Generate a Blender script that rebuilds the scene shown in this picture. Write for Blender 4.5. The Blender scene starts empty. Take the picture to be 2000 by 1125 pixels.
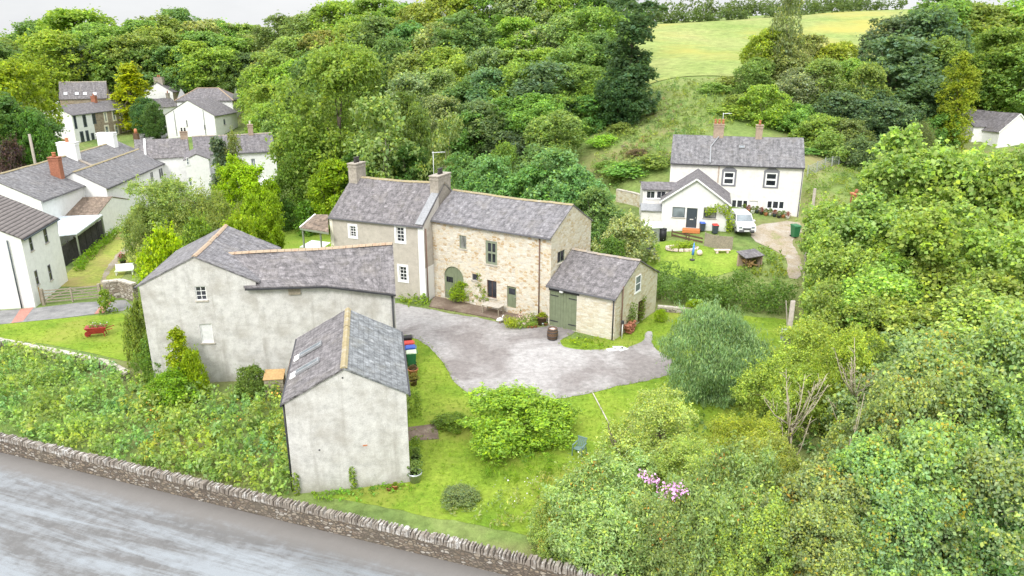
import bpy, math, random
import numpy as np
from mathutils import Vector, Matrix
from mathutils.geometry import delaunay_2d_cdt
R = math.radians
C = bpy.context.scene.collection
SC = bpy.context.scene
rng = np.random.default_rng(7)
random.seed(7)

# ------------------------------------------------------------------ camera (values solved from the buildings' corners)
F_PX, PITCH, CAM_H = 1437.65, R(18.324), 21.0
CP, SP = math.cos(PITCH), math.sin(PITCH)
cd = bpy.data.cameras.new('camera'); cam = bpy.data.objects.new('camera', cd); C.objects.link(cam)
cd.sensor_width = 36.0; cd.lens = 36.0 * F_PX / 2000.0; cd.clip_end = 3000; cd.clip_start = 0.5
cam.location = (0, 0, CAM_H); cam.rotation_euler = (R(90) - PITCH, 0, 0)
SC.camera = cam

def ray(px, py):
    a = (px - 1000) / F_PX; b = (562.5 - py) / F_PX
    return np.array([a, CP + b * SP, -SP + b * CP])
ORG = np.array([0, 0, CAM_H])
def atY(px, py, Y):
    d = ray(px, py); return ORG + d * (Y / d[1])
def atZ(px, py, z):
    d = ray(px, py); return ORG + d * ((z - CAM_H) / d[2])

# ------------------------------------------------------------------ terrain
ctrl = []
def cz(px, py, z=0.0): ctrl.append(tuple(atZ(px, py, z)))
def cy(px, py, Y): ctrl.append(tuple(atY(px, py, Y)))
for q in [(100,900),(400,1000),(700,1080),(560,968),(800,940),(1100,1000),(1000,870),(1300,1050),(1500,1000),(1800,1000),(1400,850),(1700,850),(1000,700),
          (1250,700),(1400,700),(1600,700),(1900,700),(800,620),(900,590),(1075,635),(1285,605),(1450,610),(1700,600),(1950,600),(150,700),(350,760),(100,600),
          (230,560),(140,520),(240,450),(440,600),(560,480),(320,460),(600,560),(60,430),(1100,560),(440,440)]: cz(*q)
for q in [(-300,1000),(-300,800),(-300,600),(-300,450),(2300,1000),(2300,700),(600,1300),(1400,1300),(300,1300),(1900,1300)]: cz(*q)
for x, y in [(-60,-30),(0,-40),(60,-30),(-30,5),(30,5),(0,10)]: ctrl.append((x, y, 0.0))
cz(225, 425, .2); cz(100, 380, .3); cz(450, 340, .6); cz(350, 330, .6)
cz(150, 283, 1.5); cz(261, 261, 2.0); cz(380, 262, 3.6); cz(300, 240, 3.4); cy(115, 215, 168); cy(470, 243, 160); cy(330, 205, 180)
cy(200, 185, 195); cy(400, 178, 200); cy(50, 195, 165); cy(-150, 200, 150); cy(-200, 330, 100); cz(-100, 420, .3)
cz(600, 405, .4); cz(700, 380, .8); cz(520, 360, .8); cz(520, 250, 4)
cy(900, 325, 104); cy(1000, 230, 138); cy(800, 225, 150); cy(650, 200, 170); cy(1100, 135, 165); cy(600, 118, 210); cy(900, 110, 180); cy(500, 150, 200)
cz(1150, 400, 1.6); cz(1250, 440, 2.3); cz(1420, 450, 2.8); cz(1560, 432, 2.8); cz(1300, 500, 1.6); cz(1430, 510, 1.7); cz(1540, 540, 1.2)
cy(1250, 300, 98); cy(1250, 200, 120); cy(1420, 255, 104); cy(1200, 345, 92); cy(1580, 300, 96)
cy(1330, 152, 130); cy(1480, 152, 133); cy(1600, 150, 136); cy(1330, 45, 260); cy(1650, 22, 290); cy(1500, 90, 190)
cy(1750, 268, 116); cy(1950, 288, 112); cy(1650, 325, 96); cy(1700, 400, 80); cy(1900, 380, 84); cy(2200, 350, 95); cy(1800, 130, 160); cy(2050, 130, 165)
for x, y, z in [(-300,150,14),(-300,300,13),(-150,350,13),(0,350,24),(150,360,34),(300,300,36),(300,150,22),(-250,60,3),(250,60,6),(-100,260,14),(0,260,25),(200,240,30),
                (-400,500,12),(0,500,24),(400,500,36),(-250,0,0),(250,0,0)]: ctrl.append((x, y, z))
ctrl = np.array(ctrl)
def _phi(r2): return np.where(r2 > 1e-9, r2 * np.log(np.maximum(r2, 1e-9)) * .5, 0.0)
_S = 50.0
_n = len(ctrl); _P = ctrl[:, :2] / _S
_K = _phi(((_P[:, None] - _P[None]) ** 2).sum(-1)) + np.eye(_n) * 0.004
_A = np.zeros((_n + 3, _n + 3)); _A[:_n, :_n] = _K; _A[:_n, _n] = 1; _A[:_n, _n+1:] = _P; _A[_n:, :_n] = _A[:_n, _n:].T
_w = np.linalg.solve(_A, np.concatenate([ctrl[:, 2], [0, 0, 0]]))
def tps(x, y):
    q = np.stack([x, y], -1) / _S
    k = _phi(((q[..., None, :] - _P) ** 2).sum(-1))
    return k @ _w[:_n] + _w[_n] + q @ _w[_n+1:]
def spread(a, b, dense0, dense1, step, grow=1.12):
    m = list(np.arange(dense0, dense1 + 1e-6, step)); s = step; v = dense1
    while v < b: s *= grow; v += s; m.append(v)
    s = step; v = dense0
    while v > a: s *= grow; v -= s; m.insert(0, v)
    return np.array(m)
GX = spread(-900, 900, -70, 70, 1.0); GY = spread(-120, 1500, 8, 130, 1.0)
_gx, _gy = np.meshgrid(GX, GY)
_cx, _cy = np.clip(_gx, -400, 400), np.clip(_gy, -100, 480)
GZ = tps(_cx, _cy)
def smooth01(t): t = np.clip(t, 0, 1); return t * t * (3 - 2 * t)
# yard kept level round the buildings
_flat = 1 - smooth01((np.hypot((_gx - 2) / 1.4, (_gy - 40)) - 18) / 12)
GZ = GZ * (1 - _flat)
GZ = np.maximum(GZ, -1.2)
GZ += .06 * np.sin(_gx * .7 + 1.3 * np.sin(_gy * .31)) * np.sin(_gy * .6) * (1 - _flat) * np.clip((_gy - 60) / 30, 0, 1)
def gz(x, y):
    x = np.asarray(x, float); y = np.asarray(y, float)
    i = np.clip(np.searchsorted(GX, x) - 1, 0, len(GX) - 2); j = np.clip(np.searchsorted(GY, y) - 1, 0, len(GY) - 2)
    tx = (x - GX[i]) / (GX[i+1] - GX[i]); ty = (y - GY[j]) / (GY[j+1] - GY[j])
    return GZ[j, i] * (1-tx) * (1-ty) + GZ[j, i+1] * tx * (1-ty) + GZ[j+1, i] * (1-tx) * ty + GZ[j+1, i+1] * tx * ty
def onG(px, py):
    d = ray(px, py); t = np.arange(15, 420, .25); P = ORG + d[None] * t[:, None]
    below = P[:, 2] < gz(P[:, 0], P[:, 1])
    k = int(np.argmax(below)) if below.any() else len(t) - 1
    lo, hi = t[max(k-1, 0)], t[k]
    for _ in range(25):
        m = (lo + hi) / 2; q = ORG + d * m
        if q[2] < gz(q[0], q[1]): hi = m
        else: lo = m
    return ORG + d * hi

# ------------------------------------------------------------------ object helpers
def tag(o, label=None, cat=None, group=None, kind=None):
    if label: o['label'] = label
    if cat: o['category'] = cat
    if group: o['group'] = group
    if kind: o['kind'] = kind
    return o
def empty(name, loc=(0,0,0), rz=0.0, label=None, cat=None, group=None, scale=None):
    o = bpy.data.objects.new(name, None); C.objects.link(o); o.location = [float(v) for v in loc]; o.rotation_euler = (0, 0, rz); o.empty_display_size = .3
    if scale: o.scale = scale
    return tag(o, label, cat, group)
def copy_tree(o, parent=None):
    c = o.copy(); C.objects.link(c)
    if parent is not None: c.parent = parent
    for ch in list(o.children): copy_tree(ch, c)
    return c
class MB:
    def __init__(s): s.v = []; s.f = []; s.uv = []; s.sm = []
    def face(s, pts, uv=None, smooth=False):
        b = len(s.v); s.v += [tuple(map(float, p)) for p in pts]; s.f.append(list(range(b, b + len(pts)))); s.uv.append(uv); s.sm.append(smooth); return s
    def box(s, c, d, rz=0.0, taper=1.0):
        ca, sa = math.cos(rz), math.sin(rz); b = len(s.v)
        for z in (-1, 1):
            k = taper if z > 0 else 1.0
            for x, y in ((-1,-1),(1,-1),(1,1),(-1,1)):
                X, Y = x*d[0]/2*k, y*d[1]/2*k
                s.v.append((c[0]+X*ca-Y*sa, c[1]+X*sa+Y*ca, c[2]+z*d[2]/2))
        for q in ((0,3,2,1),(4,5,6,7),(0,1,5,4),(1,2,6,5),(2,3,7,6),(3,0,4,7)):
            s.f.append([b+i for i in q]); s.uv.append(None); s.sm.append(False)
        return s
    def hexa(s, p):   # 8 points: bottom 4 ccw, top 4 ccw
        b = len(s.v); s.v += [tuple(map(float, q)) for q in p]
        for q in ((0,3,2,1),(4,5,6,7),(0,1,5,4),(1,2,6,5),(2,3,7,6),(3,0,4,7)):
            s.f.append([b+i for i in q]); s.uv.append(None); s.sm.append(False)
        return s
    def beam(s, a, b, w, h=None):
        a, b = Vector(a), Vector(b); h = h or w; d = (b - a).normalized()
        up = Vector((0,0,1)) if abs(d.z) < .95 else Vector((0,1,0))
        x = d.cross(up).normalized(); y = x.cross(d)
        return s.hexa([a-x*w/2-y*h/2, a+x*w/2-y*h/2, b+x*w/2-y*h/2, b-x*w/2-y*h/2, a-x*w/2+y*h/2, a+x*w/2+y*h/2, b+x*w/2+y*h/2, b-x*w/2+y*h/2])
    def tube(s, pts, rad, n=8, cap=True, smooth=True):
        pts = [Vector([float(c) for c in p]) for p in pts]
        if not hasattr(rad, '__len__'): rad = [rad] * len(pts)
        rings = []
        for i, p in enumerate(pts):
            d = (pts[min(i+1, len(pts)-1)] - pts[max(i-1, 0)]); d = d.normalized() if d.length > 1e-9 else Vector((0,0,1))
            up = Vector((0,0,1)) if abs(d.z) < .9 else Vector((1,0,0))
            x = d.cross(up).normalized(); y = d.cross(x).normalized(); b = len(s.v)
            for k in range(n):
                a = 2*math.pi*k/n; q = p + (x*math.cos(a) + y*math.sin(a)) * rad[i]; s.v.append(tuple(q))
            rings.append(b)
        for i in range(len(rings)-1):
            for k in range(n):
                s.f.append([rings[i]+k, rings[i]+(k+1) % n, rings[i+1]+(k+1) % n, rings[i+1]+k][::-1]); s.uv.append(None); s.sm.append(smooth)
        if cap:
            s.f.append([rings[0]+k for k in range(n)]); s.uv.append(None); s.sm.append(False)
            s.f.append([rings[-1]+k for k in range(n)][::-1]); s.uv.append(None); s.sm.append(False)
        return s
    def lathe(s, prof, n=16, c=(0,0,0)):
        b0 = len(s.v)
        for r, z in prof:
            for k in range(n):
                a = 2*math.pi*k/n; s.v.append((c[0]+r*math.cos(a), c[1]+r*math.sin(a), c[2]+z))
        for i in range(len(prof)-1):
            for k in range(n):
                s.f.append([b0+i*n+k, b0+i*n+(k+1) % n, b0+(i+1)*n+(k+1) % n, b0+(i+1)*n+k]); s.uv.append(None); s.sm.append(True)
        if prof[-1][0] > .001: s.f.append([b0+(len(prof)-1)*n+k for k in range(n)]); s.uv.append(None); s.sm.append(False)
        if prof[0][0] > .001: s.f.append([b0+k for k in range(n)][::-1]); s.uv.append(None); s.sm.append(False)
        return s
    def build(s, name, mat, parent=None, bevel=0, loc=None, **tags):
        me = bpy.data.meshes.new(name); me.from_pydata(s.v, [], s.f); me.update()
        ul = me.uv_layers.new(name='UVMap'); k = 0; dat = []
        for fi, f in enumerate(s.f):
            uv = s.uv[fi]
            for j, vi in enumerate(f):
                if uv: dat += [uv[j][0], uv[j][1]]
                else:
                    v = s.v[vi]; n = me.polygons[fi].normal
                    if abs(n.z) > .8: dat += [v[0], v[1]]
                    elif abs(n.x) > abs(n.y): dat += [v[1], v[2]]
                    else: dat += [v[0], v[2]]
        ul.data.foreach_set('uv', dat)
        me.polygons.foreach_set('use_smooth', s.sm)
        me.materials.append(mat)
        o = bpy.data.objects.new(name, me); C.objects.link(o)
        if parent is not None: o.parent = parent
        if loc is not None: o.location = [float(v) for v in loc]
        if bevel:
            m = o.modifiers.new('bevel', 'BEVEL'); m.width = bevel; m.segments = 1; m.limit_method = 'ANGLE'
        return tag(o, **tags)

# ------------------------------------------------------------------ materials
class NT:
    def __init__(s, name):
        s.m = bpy.data.materials.new(name); s.m.use_nodes = True; s.t = s.m.node_tree; s.t.nodes.clear()
        s.out = s.t.nodes.new('ShaderNodeOutputMaterial')
    def n(s, typ, **kw):
        o = s.t.nodes.new(typ)
        for k, v in kw.items():
            if k.startswith('i_'):
                key = k[2:].replace('_', ' '); sock = o.inputs[int(key)] if key.isdigit() else o.inputs[key]
                if isinstance(v, bpy.types.NodeSocket): s.t.links.new(v, sock)
                else: sock.default_value = v
            else: setattr(o, k, v)
        return o
    def link(s, a, b): s.t.links.new(a, b)
    def uv(s): return s.n('ShaderNodeTexCoord').outputs['UV']
    def objc(s): return s.n('ShaderNodeTexCoord').outputs['Object']
    def geo(s): return s.n('ShaderNodeNewGeometry').outputs['Position']
    def map(s, v, scale=(1,1,1), loc=(0,0,0), rot=(0,0,0)): return s.n('ShaderNodeMapping', i_Vector=v, i_Scale=scale, i_Location=loc, i_Rotation=rot).outputs[0]
    def noise(s, v, scale, detail=4, rough=.6, dist=0.0): return s.n('ShaderNodeTexNoise', i_Vector=v, i_Scale=scale, i_Detail=detail, i_Roughness=rough, i_Distortion=dist).outputs['Fac']
    def ramp(s, f, stops, interp='LINEAR'):
        r = s.n('ShaderNodeValToRGB'); s.link(f, r.inputs[0]); e = r.color_ramp; e.interpolation = interp
        while len(e.elements) < len(stops): e.elements.new(.5)
        for i, (p, c) in enumerate(stops):
            e.elements[i].position = p; e.elements[i].color = (c[0], c[1], c[2], 1) if hasattr(c, '__len__') else (c, c, c, 1)
        return r.outputs[0]
    def mix(s, f, a, b, mode='MIX'):
        m = s.n('ShaderNodeMix', data_type='RGBA', blend_type=mode)
        for idx, v in ((0, f), (6, a), (7, b)):
            if isinstance(v, bpy.types.NodeSocket): s.link(v, m.inputs[idx])
            else: m.inputs[idx].default_value = v if idx == 0 else ((*v, 1) if len(v) == 3 else v)
        return m.outputs[2]
    def math(s, op, a, b=0.0, clamp=False):
        m = s.n('ShaderNodeMath', operation=op, use_clamp=clamp)
        for i, v in enumerate((a, b)):
            if isinstance(v, bpy.types.NodeSocket): s.link(v, m.inputs[i])
            else: m.inputs[i].default_value = v
        return m.outputs[0]
    def bump(s, h, strength=.4, dist=.02): return s.n('ShaderNodeBump', i_Height=h, i_Strength=strength, i_Distance=dist).outputs[0]
    def done(s, col, rough=.85, bump=None, spec=.3, metal=0.0, extra=None):
        b = s.n('ShaderNodeBsdfPrincipled')
        for k, v in (('Base Color', col), ('Roughness', rough), ('Specular IOR Level', spec), ('Metallic', metal)):
            if isinstance(v, bpy.types.NodeSocket): s.link(v, b.inputs[k])
            else: b.inputs[k].default_value = (*v, 1) if k == 'Base Color' else v
        if bump is not None: s.link(bump, b.inputs['Normal'])
        s.link(b.outputs[0], s.out.inputs[0]); return s.m
MAT = {}
def plain(name, col, rough=.6, var=.12, scale=6, metal=0.0, spec=.3, bump=0):
    k = NT(name); p = k.objc(); n = k.noise(p, scale, 5)
    c = k.ramp(n, [(.3, [x*(1-var) for x in col]), (.7, [min(1, x*(1+var)) for x in col])])
    d = k.noise(p, scale*.25, 3); c = k.mix(k.math('MULTIPLY', k.ramp(d, [(.45, 0), (.75, 1)]), var*1.5), c, [x*.6 for x in col])
    m = k.done(c, rough, k.bump(n, .3, bump) if bump else None, spec, metal); MAT[name] = m; return m
def render_mat(name, base, stain, dirt=.5, fleck=0.06):
    k = NT(name); uv = k.uv()
    big = k.noise(uv, .5, 7, .7); med = k.noise(uv, 1.9, 7, .75); fine = k.noise(uv, 22, 3, .7)
    streak = k.noise(k.map(uv, (2.6, .16, 1)), 1.0, 5, .65)
    v_ = .10+dirt*.26
    c = k.ramp(med, [(.3, [x*(1-v_) for x in base]), (.5, base), (.7, [min(.9, x*(1+v_*.6)) for x in base])])
    c = k.mix(k.math('MULTIPLY', k.ramp(big, [(.46, 0), (.66, 1)]), dirt), c, stain)
    c = k.mix(k.math('MULTIPLY', k.ramp(streak, [(.54, 0), (.70, 1)]), dirt*.6), c, [x*.8 for x in stain])
    sep = k.n('ShaderNodeSeparateXYZ', i_Vector=uv).outputs[1]
    low = k.math('MULTIPLY', k.math('SUBTRACT', 1.1, k.math('ADD', sep, k.math('MULTIPLY', med, .9)), True), dirt)
    c = k.mix(low, c, [stain[0]*.75, stain[1]*.75, stain[2]*.65])
    c = k.mix(fleck, c, k.ramp(fine, [(.4, 0.05), (.6, 1)]), 'OVERLAY') if fleck else c
    m = k.done(c, .9, k.bump(k.math('ADD', fine, k.math('MULTIPLY', med, 2.0)), .35, .012), .15); MAT[name] = m; return m
def stone_mat(name, cols, mortar, sx=.42, sy=.2, joint=.05, tint=None, dist=.12):
    k = NT(name); uv = k.uv()
    wob = k.n('ShaderNodeTexNoise', i_Vector=uv, i_Scale=2.5, i_Detail=2.0).outputs['Color']
    v = k.n('ShaderNodeVectorMath', operation='ADD', i_0=uv, i_1=k.n('ShaderNodeVectorMath', operation='SCALE', i_0=wob, i_Scale=dist).outputs[0]).outputs[0]
    v = k.map(v, (1/sx, 1/sy, 1))
    vo = k.n('ShaderNodeTexVoronoi', i_Vector=v, i_Scale=1.0, i_Randomness=.85)
    ed = k.n('ShaderNodeTexVoronoi', feature='DISTANCE_TO_EDGE', i_Vector=v, i_Scale=1.0, i_Randomness=.85).outputs[0]
    r = k.n('ShaderNodeSeparateColor', i_0=vo.outputs['Color']).outputs[0]
    st = [(i/len(cols), c) for i, c in enumerate(cols)]
    c = k.ramp(r, st, 'CONSTANT')
    n = k.noise(uv, 9, 4, .7); big = k.noise(uv, .5, 4)
    c = k.mix(.45, c, k.ramp(n, [(.3, .25), (.7, .85)]), 'OVERLAY')
    jm = k.ramp(ed, [(joint*.6, 1), (joint*1.6, 0)])
    c = k.mix(jm, c, mortar)
    if tint: c = k.mix(k.math('MULTIPLY', k.ramp(big, [(.45, 0), (.68, 1)]), .55), c, tint)
    h = k.math('SUBTRACT', k.math('MULTIPLY', n, .4), k.math('MULTIPLY', jm, .9))
    m = k.done(c, .9, k.bump(h, .6, .03), .15); MAT[name] = m; return m
def slate_mat(name, a, b, moss=(.2,.19,.1), lich=.25, row=.24, wid=.3, mossf=.4, dark=.5, lcol=(.5,.5,.5)):
    k = NT(name); uv = k.uv()
    wob = k.n('ShaderNodeTexNoise', i_Vector=uv, i_Scale=1.3, i_Detail=2.0).outputs['Color']
    v = k.n('ShaderNodeVectorMath', operation='ADD', i_0=uv, i_1=k.n('ShaderNodeVectorMath', operation='SCALE', i_0=wob, i_Scale=.05).outputs[0]).outputs[0]
    br = k.n('ShaderNodeTexBrick', i_Vector=v, i_Scale=1.0, i_Mortar_Size=.014, i_Mortar_Smooth=.3, i_Bias=0.0, i_Brick_Width=wid, i_Row_Height=row)
    br.inputs['Color1'].default_value = (*a, 1); br.inputs['Color2'].default_value = (*b, 1); br.inputs['Mortar'].default_value = (a[0]*dark, a[1]*dark, a[2]*dark, 1)
    c = br.outputs['Color']
    big = k.noise(uv, .55, 5, .65); med = k.noise(uv, 2.6, 5, .7); fine = k.noise(uv, 11, 4, .75)
    streak = k.noise(k.map(uv, (3.0, .35, 1)), 1.0, 4, .7)
    c = k.mix(.45, c, (*[(x+y)/2 for x, y in zip(a, b)],))
    c = k.mix(.8, c, k.ramp(med, [(.32, .16), (.68, .84)]), 'OVERLAY')
    c = k.mix(.6, c, k.ramp(streak, [(.3, .2), (.7, .8)]), 'OVERLAY')
    c = k.mix(k.math('MULTIPLY', k.ramp(big, [(.5, 0), (.7, 1)]), mossf), c, moss)
    c = k.mix(k.math('MULTIPLY', k.ramp(fine, [(.56, 0), (.7, 1)]), lich), c, lcol)
    c = k.mix(k.math('MULTIPLY', k.ramp(k.noise(uv, 1.7, 6, .75), [(.58, 0), (.68, 1)]), lich), c, lcol)
    h = k.math('SUBTRACT', k.math('MULTIPLY', fine, .5), br.outputs['Fac'])
    m = k.done(c, .75, k.bump(h, .55, .02), .3); MAT[name] = m; return m
render_mat('barn_render', (.545,.53,.51), (.37,.345,.31), .8, .12)
render_mat('white_render', (.74,.74,.73), (.68,.675,.65), .12, .02)
render_mat('cream_render', (.74,.72,.675), (.60,.56,.48), .25, .03)
render_mat('grey_dash', (.46,.42,.365), (.38,.345,.295), .45, .12)
render_mat('pale_dash', (.50,.465,.415), (.42,.38,.33), .45, .1)
stone_mat('cream_stone', [(.56,.48,.36),(.62,.56,.45),(.50,.40,.27),(.56,.52,.43),(.60,.50,.36),(.44,.32,.19),(.64,.60,.52),(.50,.45,.38),(.47,.35,.21),(.58,.53,.44)], (.62,.57,.48), .36, .18, .06, (.60,.57,.50))
stone_mat('gable_stone', [(.54,.47,.34),(.60,.54,.41),(.50,.42,.28),(.58,.53,.42),(.46,.37,.23),(.61,.57,.47)], (.56,.51,.40), .4, .2, .06, (.58,.55,.45))
stone_mat('coursed_stone', [(.60,.54,.43),(.66,.62,.53),(.55,.48,.36),(.64,.58,.47),(.52,.44,.32)], (.58,.54,.46), .55, .17, .05, (.64,.61,.53), .05)
stone_mat('road_wall_stone', [(.20,.165,.125),(.26,.21,.155),(.13,.105,.085),(.29,.25,.2),(.16,.125,.095),(.36,.33,.29),(.22,.18,.145)], (.10,.085,.07), .24, .11, .09, (.15,.13,.10))
stone_mat('dry_stone', [(.3,.27,.22),(.38,.34,.28),(.24,.2,.16),(.45,.42,.37)], (.15,.13,.1), .4, .18, .07, (.25,.22,.15))
stone_mat('brown_stone', [(.28,.22,.16),(.34,.27,.19),(.24,.18,.13),(.3,.25,.19)], (.32,.28,.22), .45, .22, .05)
slate_mat('slate_grey', (.145,.14,.147), (.20,.19,.20), (.19,.17,.14), .45, lcol=(.40,.39,.39))
slate_mat('slate_purple', (.128,.118,.121), (.18,.167,.171), (.185,.165,.135), .6, lcol=(.40,.375,.385))
slate_mat('slate_blue', (.14,.148,.155), (.22,.23,.238), (.19,.18,.14), .4, .3, .42, dark=.35)
slate_mat('slate_fine', (.145,.14,.147), (.19,.185,.19), (.19,.17,.15), .15, .2, .26)
slate_mat('slate_far', (.12,.11,.115), (.17,.158,.165), (.16,.14,.12), .18, .3, .4)
slate_mat('pantile', (.115,.095,.09), (.17,.145,.135), (.12,.11,.09), .1, .36, .34, .2, .2)
slate_mat('brown_tile', (.16,.12,.09), (.22,.165,.125), (.2,.16,.1), .1, .3, .25, .2, .4)
k = NT('pantile'); uv = k.uv(); sy_ = k.n('ShaderNodeSeparateXYZ', i_Vector=uv).outputs[1]; fr_ = k.math('FRACT', k.math('MULTIPLY', sy_, 2.9)); n_ = k.noise(uv, 2.0, 5, .7)
c = k.ramp(fr_, [(.0, (.035,.03,.03)), (.22, (.07,.06,.056)), (.4, (.15,.13,.125)), (.9, (.20,.175,.165))]); c = k.mix(.5, c, k.ramp(n_, [(.3, .25), (.7, .75)]), 'OVERLAY')
MAT['pantile'] = k.done(c, .7, k.bump(fr_, .8, .05), .3)
def ridge_mat(name, a, b, c3):
    k = NT(name); p = k.objc(); n = k.noise(p, 2.2, 5, .7)
    c = k.ramp(n, [(.3, a), (.5, b), (.7, c3)]); m = k.done(c, .9, k.bump(k.noise(p, 14, 4), .5, .02), .1); MAT[name] = m; return m
ridge_mat('ridge_terracotta', (.34,.22,.15), (.42,.32,.23), (.31,.26,.19))
ridge_mat('ridge_moss', (.28,.25,.2), (.33,.27,.15), (.38,.355,.3))
ridge_mat('ridge_grey', (.25,.23,.22), (.33,.29,.25), (.38,.3,.2))
plain('white_paint', (.8,.8,.79), .5, .05); plain('white_pvc', (.8,.8,.8), .35, .03)
plain('green_paint', (.185,.215,.135), .6, .14, 3); plain('sage_paint', (.22,.25,.18), .6, .1)
plain('dark_trim', (.045,.045,.05), .5); plain('gutter_grey', (.12,.12,.13), .5); plain('brown_pipe', (.16,.09,.065), .6)
plain('grey_trim', (.2,.2,.22), .6); plain('anthracite', (.055,.07,.085), .5)
plain('brick_red', (.34,.14,.085), .85, .3, 8, bump=.01); plain('chimney_stone', (.36,.32,.27), .9, .3, 5, bump=.02); plain('chimney_brown', (.38,.29,.22), .9, .25, 5)
plain('terracotta', (.5,.2,.1), .8, .2); plain('dark_pot', (.07,.065,.065), .7); plain('lead', (.27,.275,.285), .6, .2)
plain('wood_grey', (.30,.26,.20), .85, .3, 9); plain('wood_warm', (.42,.27,.12), .8, .25, 8); plain('wood_dark', (.13,.08,.05), .85, .35, 9); plain('black_timber', (.05,.047,.045), .9, .5, 5)
plain('galv', (.5,.52,.54), .35, .1, metal=.6); plain('metal_white', (.7,.71,.73), .4, .06); plain('pole_wood', (.36,.32,.27), .9, .2)
plain('plastic_green', (.03,.15,.06), .45); plain('plastic_dkgreen', (.13,.20,.18), .45); plain('plastic_black', (.02,.02,.022), .5); plain('plastic_blue', (.05,.12,.5), .45); plain('plastic_red', (.62,.06,.045), .45)
plain('plastic_pale', (.6,.68,.52), .5); plain('car_white', (.8,.8,.81), .18, .02, spec=.6); plain('rubber', (.025,.025,.027), .8); plain('red_paint', (.3,.035,.03), .5, .3); plain('blue_cloth', (.1,.28,.7), .8); plain('purple_paint', (.22,.08,.55), .7)
plain('bark', (.16,.13,.10), .95, .35, 5, bump=.03); plain('pale_bark', (.42,.38,.30), .9, .25, 5, bump=.02); plain('dead_wood', (.40,.35,.26), .9, .2, 4)
plain('block_white', (.66,.66,.65), .8); plain('stone_slab', (.46,.42,.36), .9, .25, 3, bump=.01); plain('soil', (.13,.09,.06), .95, .4, 4, bump=.03); plain('pink_white', (.75,.6,.55), .8, .3, 9)
plain('brick_strip', (.42,.2,.16), .9, .25, 10); plain('street_brick', (.33,.17,.13), .9, .2, 6); plain('orange_mat', (.55,.2,.07), .9); plain('gold_plate', (.6,.6,.58), .3); plain('polycarb', (.62,.68,.74), .25, .08, 3); plain('ivory', (.74,.70,.58), .6)
k = NT('glass_dark'); n = k.noise(k.objc(), .9, 3)
MAT['glass_dark'] = k.done(k.ramp(n, [(.35, (.012,.014,.02)), (.7, (.05,.055,.065))]), .06, None, .6)
k = NT('glass_sky'); n = k.noise(k.objc(), .7, 3)
MAT['glass_sky'] = k.done(k.ramp(n, [(.35, (.10,.12,.13)), (.7, (.28,.32,.35))]), .05, None, .9)
k = NT('glass_curtain'); n = k.noise(k.map(k.objc(), (3, 3, 1)), .9, 3)
MAT['glass_curtain'] = k.done(k.ramp(n, [(.35, (.06,.065,.06)), (.7, (.4,.4,.38))]), .08, None, .6)
# ground covers
def grass_mat(name, cols, s1=.35, s2=6, yellow=None, bump=.03):
    k = NT(name); p = k.geo(); a = k.noise(p, s1, 5, .65); b = k.noise(p, s2, 4, .75); d = k.noise(p, 30, 2, .7)
    c = k.ramp(a, [(.3, cols[0]), (.5, cols[1]), (.68, cols[2])])
    c = k.mix(.55, c, k.ramp(b, [(.3, .2), (.7, .8)]), 'OVERLAY'); c = k.mix(.35, c, k.ramp(d, [(.3, .15), (.7, .85)]), 'OVERLAY')
    if yellow: c = k.mix(k.math('MULTIPLY', k.ramp(k.noise(p, s1*.6, 4, .6), [(.5, 0), (.66, 1)]), .8), c, yellow)
    m = k.done(c, .95, k.bump(k.math('ADD', b, d), .5, bump), .1); MAT[name] = m; return m
grass_mat('rough_ground', [(.10,.16,.05),(.17,.235,.065),(.23,.265,.095)], .12, 1.6, (.26,.22,.11), .15)
grass_mat('lawn_grass', [(.115,.20,.02),(.175,.255,.028),(.225,.285,.04)], .3, 4, (.25,.265,.055))
grass_mat('garden_grass', [(.14,.225,.03),(.20,.285,.04),(.25,.31,.055)], .3, 4)
grass_mat('dry_grass', [(.22,.28,.05),(.30,.32,.075),(.33,.30,.10)], .25, 3, (.32,.24,.11))
grass_mat('field_grass', [(.17,.24,.06),(.235,.28,.09),(.28,.29,.11)], .035, .5, (.36,.32,.08), .05)
k = NT('gravel'); p = k.geo(); a = k.noise(p, .17, 6, .62, .8); b = k.noise(p, 2.5, 5, .7); d = k.noise(p, 34, 3, .8)
c = k.ramp(a, [(.40, (.21,.19,.183)), (.5, (.268,.25,.243)), (.62, (.35,.335,.328))])
c = k.mix(.5, c, k.ramp(b, [(.3, .25), (.7, .75)]), 'OVERLAY'); c = k.mix(.5, c, k.ramp(d, [(.25, .1), (.75, .9)]), 'OVERLAY')
MAT['gravel'] = k.done(c, .9, k.bump(d, .6, .03), .2)
k = NT('wet_asphalt'); p = k.map(k.geo(), rot=(0, 0, R(-31)))   # rotated so that x runs with the road
# streaks follow the carriageway
q = k.n('ShaderNodeTexCoord').outputs['UV']
st = k.noise(k.map(q, (.07, .85, 1)), 1.0, 6, .72, .5); fn = k.noise(q, 40, 2, .7); md = k.noise(q, 1.5, 5, .75)
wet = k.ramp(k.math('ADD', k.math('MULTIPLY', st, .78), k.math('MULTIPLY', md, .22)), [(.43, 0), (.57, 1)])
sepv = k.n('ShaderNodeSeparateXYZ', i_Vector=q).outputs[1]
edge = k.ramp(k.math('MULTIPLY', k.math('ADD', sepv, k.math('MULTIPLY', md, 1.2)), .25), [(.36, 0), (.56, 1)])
wet_sheen = k.math('MULTIPLY', wet, edge)
c = k.mix(wet_sheen, k.ramp(md, [(.3, (.08,.078,.076)), (.7, (.125,.12,.116)) ]), (.19,.208,.225))  # wet streaks paler and bluish: sky reflection put into the base colour
c = k.mix(k.math('MULTIPLY', k.math('SUBTRACT', 1.0, edge), .6), c, (.17,.155,.14))
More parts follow.
